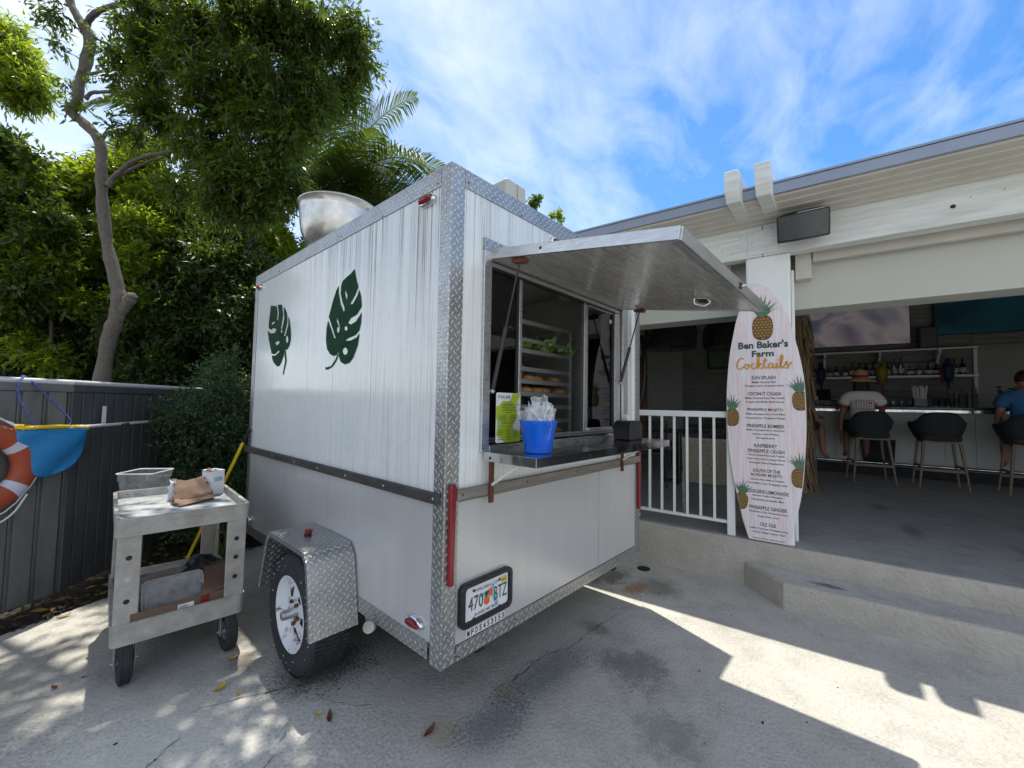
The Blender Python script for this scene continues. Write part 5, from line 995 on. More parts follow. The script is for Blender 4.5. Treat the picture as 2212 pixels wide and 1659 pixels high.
# privet bush at the end of the fence
bs = Vector((-.05, 3.75, 0)); t = thing('privet_bush', 'small leaved dark green bush spilling over the end of the fence', 'bush', bs)
BL = [((-.05, 3.55, 1.15), (.42, .40, .42)), ((.25, 3.7, 1.0), (.5, .5, .5)), ((-.1, 3.5, .7), (.38, .35, .35)), ((.35, 3.5, .6), (.4, .4, .45)), ((.0, 3.6, 1.55), (.26, .26, .26)), ((.08, 3.75, 1.78), (.17, .17, .20)), ((.35, 3.9, 1.45), (.35, .35, .3)), ((-.25, 3.5, 1.30), (.26, .2, .12)), ((.7, 3.8, 1.0), (.5, .5, .6)), ((-.1, 3.4, .35), (.3, .3, .2))]
crown('foliage', 'lf_bush', [(Vector(c)-bs, r) for c, r in BL], 7000, .030, .0085, 51, -.1, 9, .13, parent=t, sub=22, subr=.36)
for k in range(7): e = Vector((rs.normal()*.25, rs.normal()*.25, 1.2+rs.random()*.4)); MB().tube([(rs.normal()*.05, rs.normal()*.05, 0), e*.5+Vector((0, 0, .1)), e], [.014, .010, .004], 6).build('stem', 'bark_d', t)
t = thing('spiky_plant', 'low strap leaved plant growing behind the yellow broom handle', 'plant', (.0, 3.05, 0))
for k in range(16):
    a = 2*PI*k/16+.2; l = .28+.15*rs.random(); m = MB(); n = 6; Lp, Rp = [], []
    for i in range(n+1): q = i/n; r_ = l*q; z = .42*q*(1.25-q*.7)*(l/.3); w = .014*(1-q)**.7+.001; Lp.append((r_*math.cos(a)-w*math.sin(a), r_*math.sin(a)+w*math.cos(a), z)); Rp.append((r_*math.cos(a)+w*math.sin(a), r_*math.sin(a)-w*math.cos(a), z))
    m.add(Lp+Rp, [(i, i+1, n+2+i, n+1+i) for i in range(n)], True); m.build('leaf', 'palm', t)
crown_o = crown('ground_cover', 'lf_dark', [((.6, 4.1, .1), (1.6, .8, .25)), ((-.2, 4.3, .1), (.8, .6, .2)), ((-1.2, 4.2, .1), (1.2, .6, .2))], 1500, .06, .016, 55, -.2, 8, .12); tag(crown_o, kind='stuff')
# coconut palms
def palm(label, crown_c, fronds, trunk_r=.11, seed=1):
    r2 = np.random.default_rng(seed); cc = Vector(crown_c); bs = Vector((cc.x+.3, cc.y+.2, 0)); t = thing('coconut_palm', label, 'palm tree', bs)
    MB().tube([(0, 0, 0), (-.1, -.05, cc.z*.5), cc-bs], [trunk_r*1.3, trunk_r, trunk_r*.9], 12).build('trunk', 'bark', t)
    for (az, el, ln, droop) in fronds:
        d0 = Vector((math.cos(az)*math.cos(el), math.sin(az)*math.cos(el), math.sin(el))); pts = []; n = 26; p = cc-bs; d = d0.copy()
        for i in range(n+1):
            pts.append(p.copy()); d = (d+Vector((0, 0, -droop/n*(.4+1.6*i/n)))).normalized(); p = p+d*(ln/n)
        fo = MB().tube(pts, [.020*(1-i/n*.85) for i in range(n+1)], 6).build('frond', 'palm', t); m = MB(); k = 96
        for j in range(k):
            q = .14+.86*j/k; f = q*n; i = min(n-1, int(f)); p = pts[i].lerp(pts[i+1], f-i); tg = (pts[i+1]-pts[i]).normalized(); sd = tg.cross(Vector((0, 0, 1))).normalized(); up_ = sd.cross(tg)
            L = ln*.30*math.sin(PI*min(1, .18+q*.80))**.6*(.9+.2*r2.random())
            for s in (-1, 1):
                dd = (sd*s*.80+tg*.55+up_*.12+Vector(r2.normal(size=3)*.05)).normalized(); p1 = p+dd*L*.5; dd2 = (dd+Vector((0, 0, -.55-.3*r2.random()))).normalized(); p2 = p1+dd2*L*.5; w = tg*.017
                m.add([p-w*.6, p+w*.6, p1+w, p1-w, p2], [(0,1,2,3),(3,2,4)])
        m.build('leaflets', 'palm', fo)
    return t
cc = at(690, 440, 9.2)
def dirs(L, right=CR, fwd=Vector((CF.x, CF.y, 0)).normalized()):
    out = []
    for (dx, dz, df, ln, dr) in L:     # right, up, away
        v = right*dx+Vector((0, 0, dz))+fwd*df; v.normalize(); out.append((math.atan2(v.y, v.x), math.asin(v.z), ln, dr))
    return out
palm('coconut palm with arching fronds behind the extractor bowl', cc, dirs([(.45,1.1,.1,3.6,.9),(.30,1.2,-.3,3.3,.7),(.9,.75,-.3,3.5,1.6),(1.,.6,.1,3.8,1.4),(.8,.5,-.7,2.8,1.2),(1.,.25,.2,3.5,.9),(.75,.95,.2,3.6,1.5),(.55,.3,-.5,2.6,.4),(1.,.55,.3,3.2,1.1),(1.,.1,-.2,2.8,.7),(.7,-.1,-.5,2.3,.6),(.1,1.,-.4,2.8,1.4),(-.7,.7,0,2.7,1.4),(-1.,.3,.3,2.8,1.2),(-.2,.9,.7,2.6,1.2),(1.,.35,.7,3.0,1.2),(-.8,.0,-.6,2.2,.8),(.3,.25,-1,2.4,1.0),(.9,-.45,0,2.0,.4),(.55,.9,.6,3.0,1.2)]), seed=4)
palm('coconut palm with fronds hanging behind the sinuous tree', at(455, 330, 8.0), dirs([(-.9,.4,.1,2.6,1.6),(-1,.1,-.3,2.4,1.2),(.5,.2,.2,2.4,1.8),(.9,-.1,-.2,2.3,1.2),(-.3,.4,-.8,2.2,1.6),(.1,.3,.9,2.3,1.5),(1,.35,.4,2.4,1.6),(-.6,-.2,.5,2.1,1.0)]), seed=6)
palm('coconut palm showing low frond tips right of the extractor bowl', at(800, 470, 10.5), dirs([(-.6,.5,-.3,2.4,1.6),(.5,.45,0,2.2,1.5),(.9,.3,.2,2.4,1.2),(-.9,.2,.2,2.2,1.2),(.1,.5,.6,2.1,1.5),(.2,.3,-.8,2.2,1.4)]), seed=9)
# ================================================================ at the bar building
def bt(name, label, cat, u, v, z, rot=0., group=None): return thing(name, label, cat, W(u, v, z), BY+rot, group)
# railing between the post and the trailer
t = bt('railing', 'white metal railing with square balusters beside the post', 'railing', 2.74, -.705, .36)
B(-.024, .024, .031, 2.8, .995, 1.048).build('top_rail', 'white', t, .004); B(-.018, .018, .031, 2.8, .098, .122).build('bottom_rail', 'white', t, .002); B(-.028, .028, -.030, .030, .004, 1.048).build('rail_post', 'white', t, .003)
B(-.028, .028, 2.80, 2.86, .004, 1.048).build('rail_post', 'white', t, .003)
for k in range(24): v = .130+.1115*k; B(-.010, .010, v-.010, v+.010, .1225, .9945).build('baluster', 'white', t, .001)
t = bt('white_pipe', 'short white plastic pipe poking out behind the trailer above the deck edge', 'pipe', 2.50, .22, .455); MB().tube([(0, 0, 0), (.0, -.22, .012)], .013, 12).build('pipe', 'white_pvc', t)
# surfboard shaped drinks board on the post
S = bt('cocktail_sign', 'surfboard shaped cocktail menu board with pineapples fixed to the white post', 'sign', 2.68, 0, 0)
Rt = [(-.910,2.480),(-.938,2.467),(-.996,2.431),(-1.046,2.348),(-1.101,2.25),(-1.136,2.142),(-1.165,2.029),(-1.203,1.841),(-1.229,1.636),(-1.236,1.339),(-1.223,1.044),(-1.202,.807),(-1.17,.626),(-1.133,.456),(-1.104,.375)]
Lt = [(-.837,.375),(-.800,.502),(-.774,.623),(-.731,.845),(-.703,1.06),(-.686,1.318),(-.685,1.579),(-.705,1.85),(-.742,2.08),(-.772,2.217),(-.820,2.345),(-.871,2.440)]
O = [tuple(p[:2]) for p in curve_pts(Rt, 3)]+[tuple(p[:2]) for p in curve_pts(Lt, 3)]
mt['sign'] = wood_sign(); MB().prism([(.0, v, z) for v, z in O], (.018, 0, 0)).build('board', 'sign', S, .002)
XS, ZS = (0,-1,0), (0,0,1)
def st(body, v, z, w, h, mat, bold=0., arch=0., nm='menu_line'): text(body, nm, mat, S, (-.002, v, z-h/2), XS, ZS, w, h, bold, 0., arch)
def serif(body, v, z, w, h, mat):
    "bold roman capitals with slab feet: heavier stroke plus small bars"
    st(body, v, z, w, h, mat, .035, nm='sign_heading')
serif("Ben Baker's", -.952, 1.965, .350, .062, 'txt_green'); serif('Farm', -.952, 1.890, .155, .052, 'txt_green')
# brushed word
def brush(strokes, v0, z0, sc_):
    m = MB()
    for k, s in enumerate(strokes):
        q = curve_pts(s, 5); n = len(q); Lp, Rp = [], []
        for i, p in enumerate(q):
            d = q[min(n-1, i+1)]-q[max(0, i-1)]; d = d[:2]/(np.linalg.norm(d[:2])+1e-9); w = .055*(.55+.75*abs(d[1]*.8+d[0]*.3))*(.35 if i in (0, n-1) else 1); nx, nz = -d[1]*w, d[0]*w
            Lp.append((-.0025-.0002*k, v0-(p[0]+nx)*sc_, z0+(p[1]+nz)*sc_)); Rp.append((-.0025-.0002*k, v0-(p[0]-nx)*sc_, z0+(p[1]-nz)*sc_))
        m.add(Lp+Rp, [(i, i+1, n+i+1, n+i) for i in range(n-1)])
    return m
ck = [[(.62,.85),(.50,1.0),(.30,.9),(.12,.55),(.10,.2),(.28,.0),(.50,.12),(.62,.28)],
      [(.95,.45),(.78,.40),(.70,.18),(.84,.02),(1.0,.18),(.95,.45)], [(.98,.42),(1.12,.30),(1.20,.32)],
      [(1.48,.45),(1.30,.45),(1.22,.20),(1.34,.02),(1.52,.12),(1.62,.25)],
      [(1.62,.25),(1.80,.7),(1.78,1.05),(1.68,.95),(1.68,.4),(1.66,0)], [(1.68,.28),(1.85,.50),(1.92,.40),(1.74,.26),(1.92,.02),(2.06,.12)],
      [(2.06,.12),(2.20,.5),(2.26,.95)], [(2.26,.95),(2.16,.3),(2.24,.03),(2.40,.15)], [(2.05,.66),(2.44,.74)],
      [(2.80,.45),(2.60,.45),(2.48,.18),(2.60,.02),(2.78,.22),(2.82,.46)], [(2.82,.46),(2.80,.12),(2.90,.03),(3.04,.18)],
      [(3.12,.48),(3.05,.12),(3.14,.02),(3.28,.18)], [(3.14,.68),(3.17,.74)],
      [(3.28,.18),(3.50,.75),(3.48,1.1),(3.38,.95),(3.36,.25),(3.46,.02),(3.62,.18)],
      [(3.62,.18),(3.80,.55),(3.78,.35),(3.92,.18),(3.82,-.02),(3.62,.05)], [(3.92,.22),(4.2,.50)]]
brush(ck, -.757, 1.765, .0945).build('sign_script', 'txt_gold', S)
big = .0255; sm_ = .0175
for body, v, z, w in [('SUN SPLASH', -.955, 1.692, .168), ('COCONUT COLADA', -.959, 1.560, .236), ('PINEAPPLE MOJITO', -.962, 1.427, .248), ('PINEAPPLE BOMBER', -.963, 1.297, .258), ('RASPBERRY', -.964, 1.136, .158), ('PINEAPPLE CRUSH', -.965, 1.093, .250), ('SOUTH OF THE', -.966, .934, .188), ('BORDER MOJITO', -.967, .897, .215), ('POOLSIDE LEMONADE', -.970, .766, .287), ('PINEAPPLE GINGER', -.973, .636, .258), ('OLE OLE', -.972, .507, .108)]:
    st(body, v, z, w, big*1.12, 'txt_green', .012, nm='menu_title')
for body, v, z, w in [('Malibu Coconut Rum', -.957, 1.656, .168), ('Pineapple Juice, Grapefruit Juice', -.959, 1.624, .275), ('Malibu Coconut Rum, Pina Colada', -.960, 1.524, .272), ('Topped with Malibu Black Floater', -.961, 1.492, .268), ('Malibu Pineapple Rum, Fresh Mint', -.962, 1.392, .270), ('Pineapple Juice, Pineapple Wedge', -.962, 1.360, .275), ('Malibu Pineapple Rum, Amaretto', -.963, 1.261, .265), ('Jameson Irish Whiskey', -.963, 1.229, .182), ('Pineapple Juice', -.963, 1.198, .128),
    ('Olmeca Altos Reposado Tequila', -.965, 1.058, .252), ('Fresh Lemon Juice, Agave Nectar', -.966, 1.027, .265), ('Pineapple Slices, Raspberries', -.966, .996, .236), ('Olmeca Altos Blanco Tequila,', -.969, .861, .235), ('Fresh Mint, Lime, Pineapple Juice', -.970, .830, .272), ('Absolut Vodka, Pineapple', -.969, .731, .208), ('Homemade Lemonade, Mint', -.970, .700, .222), ('Beefeaters Gin, Pineapple Juice', -.974, .601, .262), ('Ginger Beer, Lime', -.972, .568, .145), ('Leblon Cachaca, Pineapple Juice', -.975, .469, .262), ('Canton Ginger Liquor, Basil', -.975, .440, .220), ('PLEASE DRINK RESPONSIBLY', -.976, .392, .225)]:
    st(body, v, z, w, sm_ if not body.startswith('PLEASE') else .008, 'txt_dark', .014)
def pine(v, z, s, tilt=0., cut=None):
    "printed pineapple, z is the foot of the fruit; s its full height; points past the board edge are left off"
    def q(x, y, k): 
        X, Y = x*math.cos(tilt)-y*math.sin(tilt), x*math.sin(tilt)+y*math.cos(tilt); vv = v-X*s; zz_ = z+Y*s
        if cut:
            c = cut(zz_); vv = max(vv, c+.003) if c < -.95 else min(vv, c-.003)
        return (-.0022-.0003*k, vv, zz_)
    n = 24; m = MB(); o = [(.18*math.copysign(abs(math.cos(2*PI*k/n))**.75, math.cos(2*PI*k/n)), .255+.255*math.copysign(abs(math.sin(2*PI*k/n))**.8, math.sin(2*PI*k/n))) for k in range(n)]
    m.add([q(x, y, 0) for x, y in o], [tuple(range(n))]); b0 = m.build('pineapple_print', 'pine_b', S)
    m = MB()
    for r_ in range(9):
        for c_ in range(-3, 4):
            x = (c_+(r_ % 2)*.5)*.062; y = .035+r_*.056
            if (x/.175)**2+((y-.255)/.245)**2 > .93: continue
            m.add([q(x-.026, y, 1), q(x, y-.024, 1), q(x+.026, y, 1), q(x, y+.024, 1)], [(0,1,2,3)])
    m.build('pineapple_eyes', 'pine_a', b0); m = MB()
    for k in range(19):
        a = (k-9)/9; L = .50*(1-.35*abs(a))*(.8+.2*math.cos(k*2.3)); x0 = a*.07; y0 = .49; tx = x0+a*.24+.03*math.sin(k*4); ty = y0+L*(1-.25*abs(a)); mx_ = x0+a*.07; my = y0+L*.45; w = .020
        m.add([q(x0-w*.6, y0, 2+k*.02), q(x0+w*.6, y0, 2+k*.02), q(mx_+w, my, 2+k*.02), q(tx, ty, 2+k*.02), q(mx_-w, my, 2+k*.02)], [(0,1,2,3,4)])
    m.build('pineapple_crown', 'pine_leaf', b0)
def edge_fn(P_): zs = [p[1] for p in P_]; vs_ = [p[0] for p in P_]; order = np.argsort(zs); return lambda z: float(np.interp(z, np.array(zs)[order], np.array(vs_)[order]))
eR, eL = edge_fn(Rt), edge_fn(Lt)
pine(-.953, 2.0, .41); pine(-1.205, 1.427, .30, .06, eR); pine(-.725, 1.287, .29, 0, eL); pine(-1.185, .827, .30, -.03, eR); pine(-.778, .605, .27, -.12, eL)
# loudspeaker on the beam
t = bt('loudspeaker', 'black outdoor loudspeaker mounted on the white beam above the post', 'speaker', 2.55, -1.235, 2.855)
m = MB(); n = 10; P_ = [(.10, -.13), (-.02, -.165), (-.075, -.165)]+[(-.075-.030*math.sin(PI*(i+1)/(n+1)), -.165+.33*(i+1)/(n+1)) for i in range(n)]+[(-.075, .165), (-.02, .165), (.10, .13)]
m.prism([(x, y, -.105) for x, y in P_], (0, 0, .20)); m.build('cabinet', 'black', t, .012, 3); t.rotation_euler = (0, math.radians(-24), BY); m = MB(); Q = [(-.079-.030*math.sin(PI*i/n), -.152+.304*i/n) for i in range(n+1)]; m.add([(x, y, -.088) for x, y in Q]+[(x, y, .088) for x, y in Q], [(i+1, i, n+1+i, n+2+i) for i in range(n)], True); mt['grille'] = M('speaker_grille', (.085,.090,.095), .45, .3, (.04,.042,.045), 120, .8, bump=.4, bscale=500); m.build('grille', 'grille', t)
B(-.085, -.03, -.13, .03, .0965, .099).build('paint_mark', 'white', t); B(.08, .148, -.05, .05, -.04, .04).build('mount', 'black', t); MB().tube([(.14, .06, .10), (.15, .02, .02)], .006, 6).build('cable', 'black', t)
# thatched column
t = bt('thatched_column', 'column wrapped in dry palm thatch just right of the signboard', 'column', 5.5, -1.14, .363)
MB().tube([(0, 0, 0), (0, 0, 2.55)], .10, 12).build('post', 'stool_wood', t); m = MB()
for k in range(1500):
    z = rs.random()*2.45+.05; a = 2*PI*rs.random(); r_ = .12+.05*rs.random()+.03*math.sin(z*5)**2; l = .25+.3*rs.random(); l = min(l, z-.0); c_, s_ = math.cos(a), math.sin(a); w = .004+.003*rs.random(); o_ = .02+.05*rs.random()*(1+.5*(z < .6)); ta = rs.normal()*.03
    m.add([(r_*c_-w*s_, r_*s_+w*c_, z), (r_*c_+w*s_, r_*s_-w*c_, z), ((r_+o_)*c_+(w-ta)*s_, (r_+o_)*s_-(w-ta)*c_, z-l), ((r_+o_)*c_-(w+ta)*s_, (r_+o_)*s_+(w+ta)*c_, z-l)], [(0,1,2,3)])
tag(m.build('thatch', 'thatch', t), kind='stuff')
# woven pendant lamps
def pendant(u, v, zb, R_, H, label):
    t = bt('pendant_lamp', label, 'lamp', u, v, zb, 0, 'black woven pendant lamps'); m = MB(); n = 26
    def rad(q): return R_*(.98+.06*math.sin(PI*q*.9)) if q < .45 else R_*math.sqrt(max(.02, 1-((q-.45)/.56)**2.4))
    for i in range(n): q = i/(n-1); r_ = rad(q); m.tube([(r_*math.cos(2*PI*k/28)*(1+.01*math.sin(k*7+i)), r_*math.sin(2*PI*k/28), q*H+.004*math.sin(k*3.+i)) for k in range(29)], .0052, 4, caps=False)
    m.build('woven_band', 'weave', t); m = MB()
    for k in range(30): a = 2*PI*k/30; m.tube([(rad(q)*math.cos(a+.2*q), rad(q)*math.sin(a+.2*q), q*H) for q in [j/10 for j in range(11)]], .0055, 4, caps=False)
    m.build('rib', 'weave', t); MB().lathe([(R_*.8, .03), (R_*.82, H*.4), (R_*.5, H*.85), (.03, H*.95)], 20).build('liner', 'black_matt', t); MB().tube([(0, 0, H*.95), (0, 0, 3.3-zb)], .008, 6).build('cord', 'black_matt', t)
pendant(4.3, .185, 2.20, .31, .50, 'large black woven pendant lamp below the open hatch, nearest the trailer')
pendant(4.9, -.42, 2.24, .31, .42, 'black woven pendant lamp half hidden by the signboard')
t = bt('curved_stand', 'black curved metal stand in front of the orange wood panel', 'stand', 5.2, .95, .363)
MB().tube([tuple(p) for p in curve_pts([(0, -.10, 2.2), (0, -.15, 1.8), (0, -.12, 1.3), (0, .02, .8), (0, .25, .3), (0, .5, .02)], 6)], .035, 10).build('tube', 'black', t)
# pale wicker chair seen from behind
def wicker(u, v, rot, label):
    t = bt('wicker_chair', label, 'chair', u, v, .363, rot); m = MB(); m.prism([(-.02, -.22, .30), (-.02, .22, .30), (-.04, .235, .76), (-.04, -.235, .76)], (.03, 0, 0)); m.build('back', 'wicker', t, .012)
    m = MB(); 
    for i in range(22):
        z = .315+.0203*i
        for j in range(15): y = -.205+.0293*j+(.0146 if i % 2 else 0)-.007; m.box(-.052+(-.0*(z)), -.042, y-.012, y+.012, z-.006, z+.006)
    m.build('weave', 'wicker', t); B(.0, .42, -.22, .22, .38, .44).build('seat', 'wicker', t, .015)
    for y in (-.22, .22):
        MB().prism([(.0, y-.012, .44), (.42, y-.012, .44), (.40, y-.012, .62), (.0, y-.012, .66)], (0, .024, 0)).build('arm', 'wicker', t)
        for x in (-.02, .40): MB().tube([(x, y*.98, 0), (x, y, .40)], .016, 8).build('leg', 'wicker', t)
wicker(3.38, -.40, .12, 'pale wicker chair seen from behind through the white railing')
def diner(u, v, rot, label, grp='dark dining chairs behind the railing'):
    t = bt('dining_chair', label, 'chair', u, v, .363, rot, grp); B(-.22, .22, -.22, .22, .42, .46).build('seat', 'black', t, .015)
    for x, y in ((-.2, -.2), (-.2, .2), (.2, -.2), (.2, .2)): MB().tube([(x*1.1, y*1.1, 0), (x, y, .42)], .014, 6).build('leg', 'black', t)
    for y in np.linspace(-.2, .2, 12): MB().tube([(-.21, y, .46), (-.26, y*1.05, .86)], .006, 5).build('back_cord', 'weave', t)
    MB().tube([(-.21, -.22, .44), (-.27, -.22, .88), (-.27, .22, .88), (-.21, .22, .44)], .012, 6).build('back_frame', 'black', t)
diner(4.6, .55, .3, 'dark corded dining chair left of the pale wicker chair'); diner(5.6, .05, 2.6, 'dark dining chair far behind the railing next to the corrugated wall'); diner(6.3, .75, -.8, 'dark dining chair under the white wall at the far left')
def table(u, v, label, w=.8):
    t = bt('dining_table', label, 'table', u, v, .363, .1); B(-w/2, w/2, -w/2, w/2, .72, .745).build('table_top', 'black', t, .004); MB().tube([(0, 0, .02), (0, 0, .72)], .035, 10).build('pedestal', 'black', t); B(-.25, .25, -.03, .03, 0, .02).build('foot', 'black', t); B(-.03, .03, -.25, .25, .0205, .04).build('foot', 'black', t)
table(5.0, .25, 'dark square dining table behind the railing'); table(7.0, .1, 'dark table in front of the corrugated wall', .9)
t = bt('wall_picture', 'framed green picture high on the corrugated wall behind the pendant lamps', 'picture', 9.33, .15, 2.35); B(0, .04, -.45, .45, 0, .7).build('frame', 'black', t, .004); mt['greenpic'] = M('green_picture', (.03,.10,.03), .6, 0, (.12,.16,.08), 3, .9); B(-.004, -.001, -.41, .41, .04, .66).build('picture', 'greenpic', t)
# bar stools
def make_stool():
    t = bt('bar_stool', 'x', 'bar stool', 6.95, -2.7, .363, 0, 'charcoal bar stools along the bar'); n = 17; rows = [(.66, .205, .0), (.74, .245, .0), (.85, .290, .0), (.92, .300, -.01), (1.0, .255, -.02), (1.065, .205, -.03)]
    # curved shell: back at -u, opening to +u
    outer, inner = [], []
    for (z, hw_, du) in rows:
        for k in range(n):
            q = -1+2*k/(n-1); y = hw_*math.sin(q*PI/2*.98); x = -.20+.33*abs(q)**2.6*(1 if z < 1.0 else .55)+du; drop = -(.10*abs(q)**3 if z > .95 else 0)
            outer.append((x-.0, y, z+drop)); inner.append((x+.035, y*.88, z+drop))
    m = MB(); R_ = len(rows); f = []; 
    for i in range(R_-1):
        for k in range(n-1): a = i*n+k; f.append((a, a+n, a+n+1, a+1)); b_ = R_*n+a; f.append((b_, b_+1, b_+n+1, b_+n))
    for k in range(n-1): a = (R_-1)*n+k; f.append((a, a+R_*n, a+1+R_*n, a+1)); f.append((k, k+1, k+1+R_*n, k+R_*n))
    for i in range(R_-1):
        for k in (0, n-1): a = i*n+k; f.append((a, a+R_*n, a+n+R_*n, a+n) if k == 0 else (a, a+n, a+n+R_*n, a+R_*n))
    m.add(outer+inner, f, True); m.build('backrest', 'stool_cloth', t); MB().prism([(x, y, .665) for x, y in rrect(-.20, .22, -.21, .21, .08)], (0, 0, .075)).build('seat', 'stool_cloth', t, .02, 3)
    B(-.17, .19, -.185, .185, .635, .6645).build('seat_frame', 'stool_wood', t, .006)
    for x, y in ((-.17, -.18), (-.17, .18), (.18, -.18), (.18, .18)): MB().tube([(x*1.35, y*1.35, 0), (x, y, .64)], [.013, .020], 10).build('leg', 'stool_wood', t)
    for a, b_ in (((-.205, -.215, .26), (-.205, .215, .26)), ((.215, -.215, .22), (.215, .215, .22)), ((-.21, -.21, .30), (.21, -.21, .30)), ((-.21, .21, .30), (.21, .21, .30))): MB().bar(a, b_, .02, .03).build('stretcher', 'stool_wood', t)
    return t
s0 = make_stool(); s0.location = W(7.05, -2.04, .363); s0.rotation_euler.z = BY+.12; s0['label'] = 'charcoal bar stool with the person in the white jersey sitting on it'
dup(s0, W(7.02, -2.78, .363), BY, 'empty charcoal bar stool with wooden legs in the middle of the bar'); dup(s0, W(7.0, -3.62, .363), BY-.05, 'charcoal bar stool under the person in the blue shirt at the right edge'); dup(s0, W(7.15, -1.10, .363), BY+.1, 'charcoal bar stool hidden behind the thatched column')
# ---- people
def skin_mesh(name, joints, edges, mat, parent, sub=2, scale=1.):
    bm_v = [Vector(j[0]) for j in joints]; me = bpy.data.meshes.new(name); me.from_pydata(bm_v, edges, []); me.update()
    o = bpy.data.objects.new(name, me); COL.objects.link(o); sk = o.modifiers.new('skin', 'SKIN'); sk.use_smooth_shade = True
    if not me.skin_vertices: me.skin_vertices.new()
    for i, j in enumerate(joints):
        r_ = j[1]; r_ = r_ if isinstance(r_, tuple) else (r_, r_); me.skin_vertices[0].data[i].radius = (r_[0]*scale, r_[1]*scale); me.skin_vertices[0].data[i].use_root = (i == 0)
    ss = o.modifiers.new('sub', 'SUBSURF'); ss.levels = ss.render_levels = sub
    dg = bpy.context.evaluated_depsgraph_get(); m2 = bpy.data.meshes.new_from_object(o.evaluated_get(dg)); bpy.data.objects.remove(o); m2.name = name
    m2.materials.clear(); m2.materials.append(mt[mat]); m2.polygons.foreach_set('use_smooth', [True]*len(m2.polygons)); o = bpy.data.objects.new(name, m2); COL.objects.link(o); o.parent = parent; return o
def seated(label, u, v, z, rot, shirt, pants, skin, lean=.12, armL='table', armR='table', hat=False, hair='hair', knees=((.40,-.12),(.40,.12)), feet=((.40,-.13,-.42),(.40,.13,-.42)), sleeve=.14):
    "local: +x towards the bar, z=0 at the seat top"
    t = bt('person', label, 'person', u, v, z, rot); H = lambda x, y, z_: (x+lean*z_, y, z_)
    J = [(H(0,0,.10), (.15,.12)), (H(0,0,.29), (.135,.10)), (H(.0,0,.46), (.15,.105)), (H(0,0,.57), (.13,.09)), (H(0,0,.645), (.055,.055)), (H(.03,0,.70), (.060,.060))]
    E = [(0,1),(1,2),(2,3),(3,4),(4,5)]
    k = len(J); J += [(H(0,-.17,.56), (.06,.06)), (H(-.02,-.235,.38), (.045,.045)), ((armR == 'down' and H(.02,-.27,.12)) or H(.10,-.25,.20), (.037,.037))]; E += [(3,k),(k,k+1),(k+1,k+2)]
    handR = H(-.02,-.28,-.02) if armR == 'down' else H(.30,-.16,.22); J += [(handR, (.026,.026))]; E += [(k+2,k+3)]
    k2 = len(J); J += [(H(0,.17,.56), (.06,.06)), (H(-.02,.235,.38), (.045,.045)), ((armL == 'down' and H(.0,.28,.12)) or H(.10,.25,.20), (.037,.037))]; E += [(3,k2),(k2,k2+1),(k2+1,k2+2)]
    handL = H(.04,.27,-.02) if armL == 'down' else H(.30,.16,.22); J += [(handL, (.026,.026))]; E += [(k2+2,k2+3)]
    for s, (kn, ft) in enumerate(zip(knees, feet)):
        k3 = len(J); sy = -1 if s == 0 else 1
        J += [((.05, sy*.09, .07), (.085,.085)), ((kn[0], kn[1], .06), (.058,.058)), ((kn[0]*.6+ft[0]*.4, kn[1]*.6+ft[1]*.4, ft[2]*.42), (.055,.055)), ((ft[0], ft[1], ft[2]+.06), (.033,.033)), ((ft[0]+.13, ft[1], ft[2]), (.028,.034))]; E += [(0,k3),(k3,k3+1),(k3+1,k3+2),(k3+2,k3+3),(k3+3,k3+4)]
    body = skin_mesh('body', J, E, skin, t)
    for hnd, s in ((handR, -1), (handL, 1)):   # hands: palm plus five fingers
        h = Vector(hnd); down = (armR if s < 0 else armL) == 'down'; fw_ = Vector((0, 0, -1)) if down else Vector((1, 0, -.15)).normalized(); sd = Vector((1, 0, 0)) if down else Vector((0, 1, 0)); hj = [(h, (.026,.018)), (h+fw_*.045, (.034,.014)), (h+fw_*.075, (.032,.012))]; he = [(0,1),(1,2)]
        for f in range(4): o_ = (f-1.5)*.018; L = (.05, .062, .058, .045)[f]; i0 = len(hj); hj += [(h+fw_*.10+sd*o_, .0085), (h+fw_*(.10+L*.6)+sd*o_*1.1+Vector((0, 0, -.006)), .008), (h+fw_*(.10+L)+sd*o_*1.1+Vector((0, 0, -.018)), .0065)]; he += [(2,i0),(i0,i0+1),(i0+1,i0+2)]
        i0 = len(hj); hj += [(h+fw_*.035-sd*s*.032, .010), (h+fw_*.07-sd*s*.045, .008)]; he += [(0,i0),(i0,i0+1)]; skin_mesh('hand', hj, he, skin, body, 1)
    hc = Vector(H(.045, 0, .785)); hm = MB(); n, mm = 20, 14; vs = []
    for i in range(mm+1):
        a = PI*i/mm
        for kk in range(n):
            q = 2*PI*kk/n; r_ = (.090*math.sin(a)*math.cos(q), .073*math.sin(a)*math.sin(q), .112*math.cos(a)); x = r_[0]*(1 if r_[2] > -.02 else 1-.25*(-r_[2]-.02)/.09)
            if abs(q if q < PI else q-2*PI) < .25 and -.03 < r_[2] < .015: x += .018
            vs.append(hc+Vector((x, r_[1], r_[2])))
    hm.add(vs, [(i*n+kk, (i+1)*n+kk, (i+1)*n+(kk+1)%n, i*n+(kk+1)%n) for i in range(mm) for kk in range(n)], True); hd_ = hm.build('head', skin, body)
    for s in (-1, 1): MB().ball(hc+Vector((-.005, s*.074, -.005)), (.020, .009, .030), 8, 6).build('ear', skin, hd_); MB().ball(hc+Vector((.080, s*.030, .012)), (.010, .013, .008), 8, 5).build('eye', 'black', hd_)
    MB().ball(hc+Vector((.083, 0, -.048)), (.008, .022, .006), 8, 5).build('mouth', 'jersey_red', hd_)
    hr = MB(); vs = []
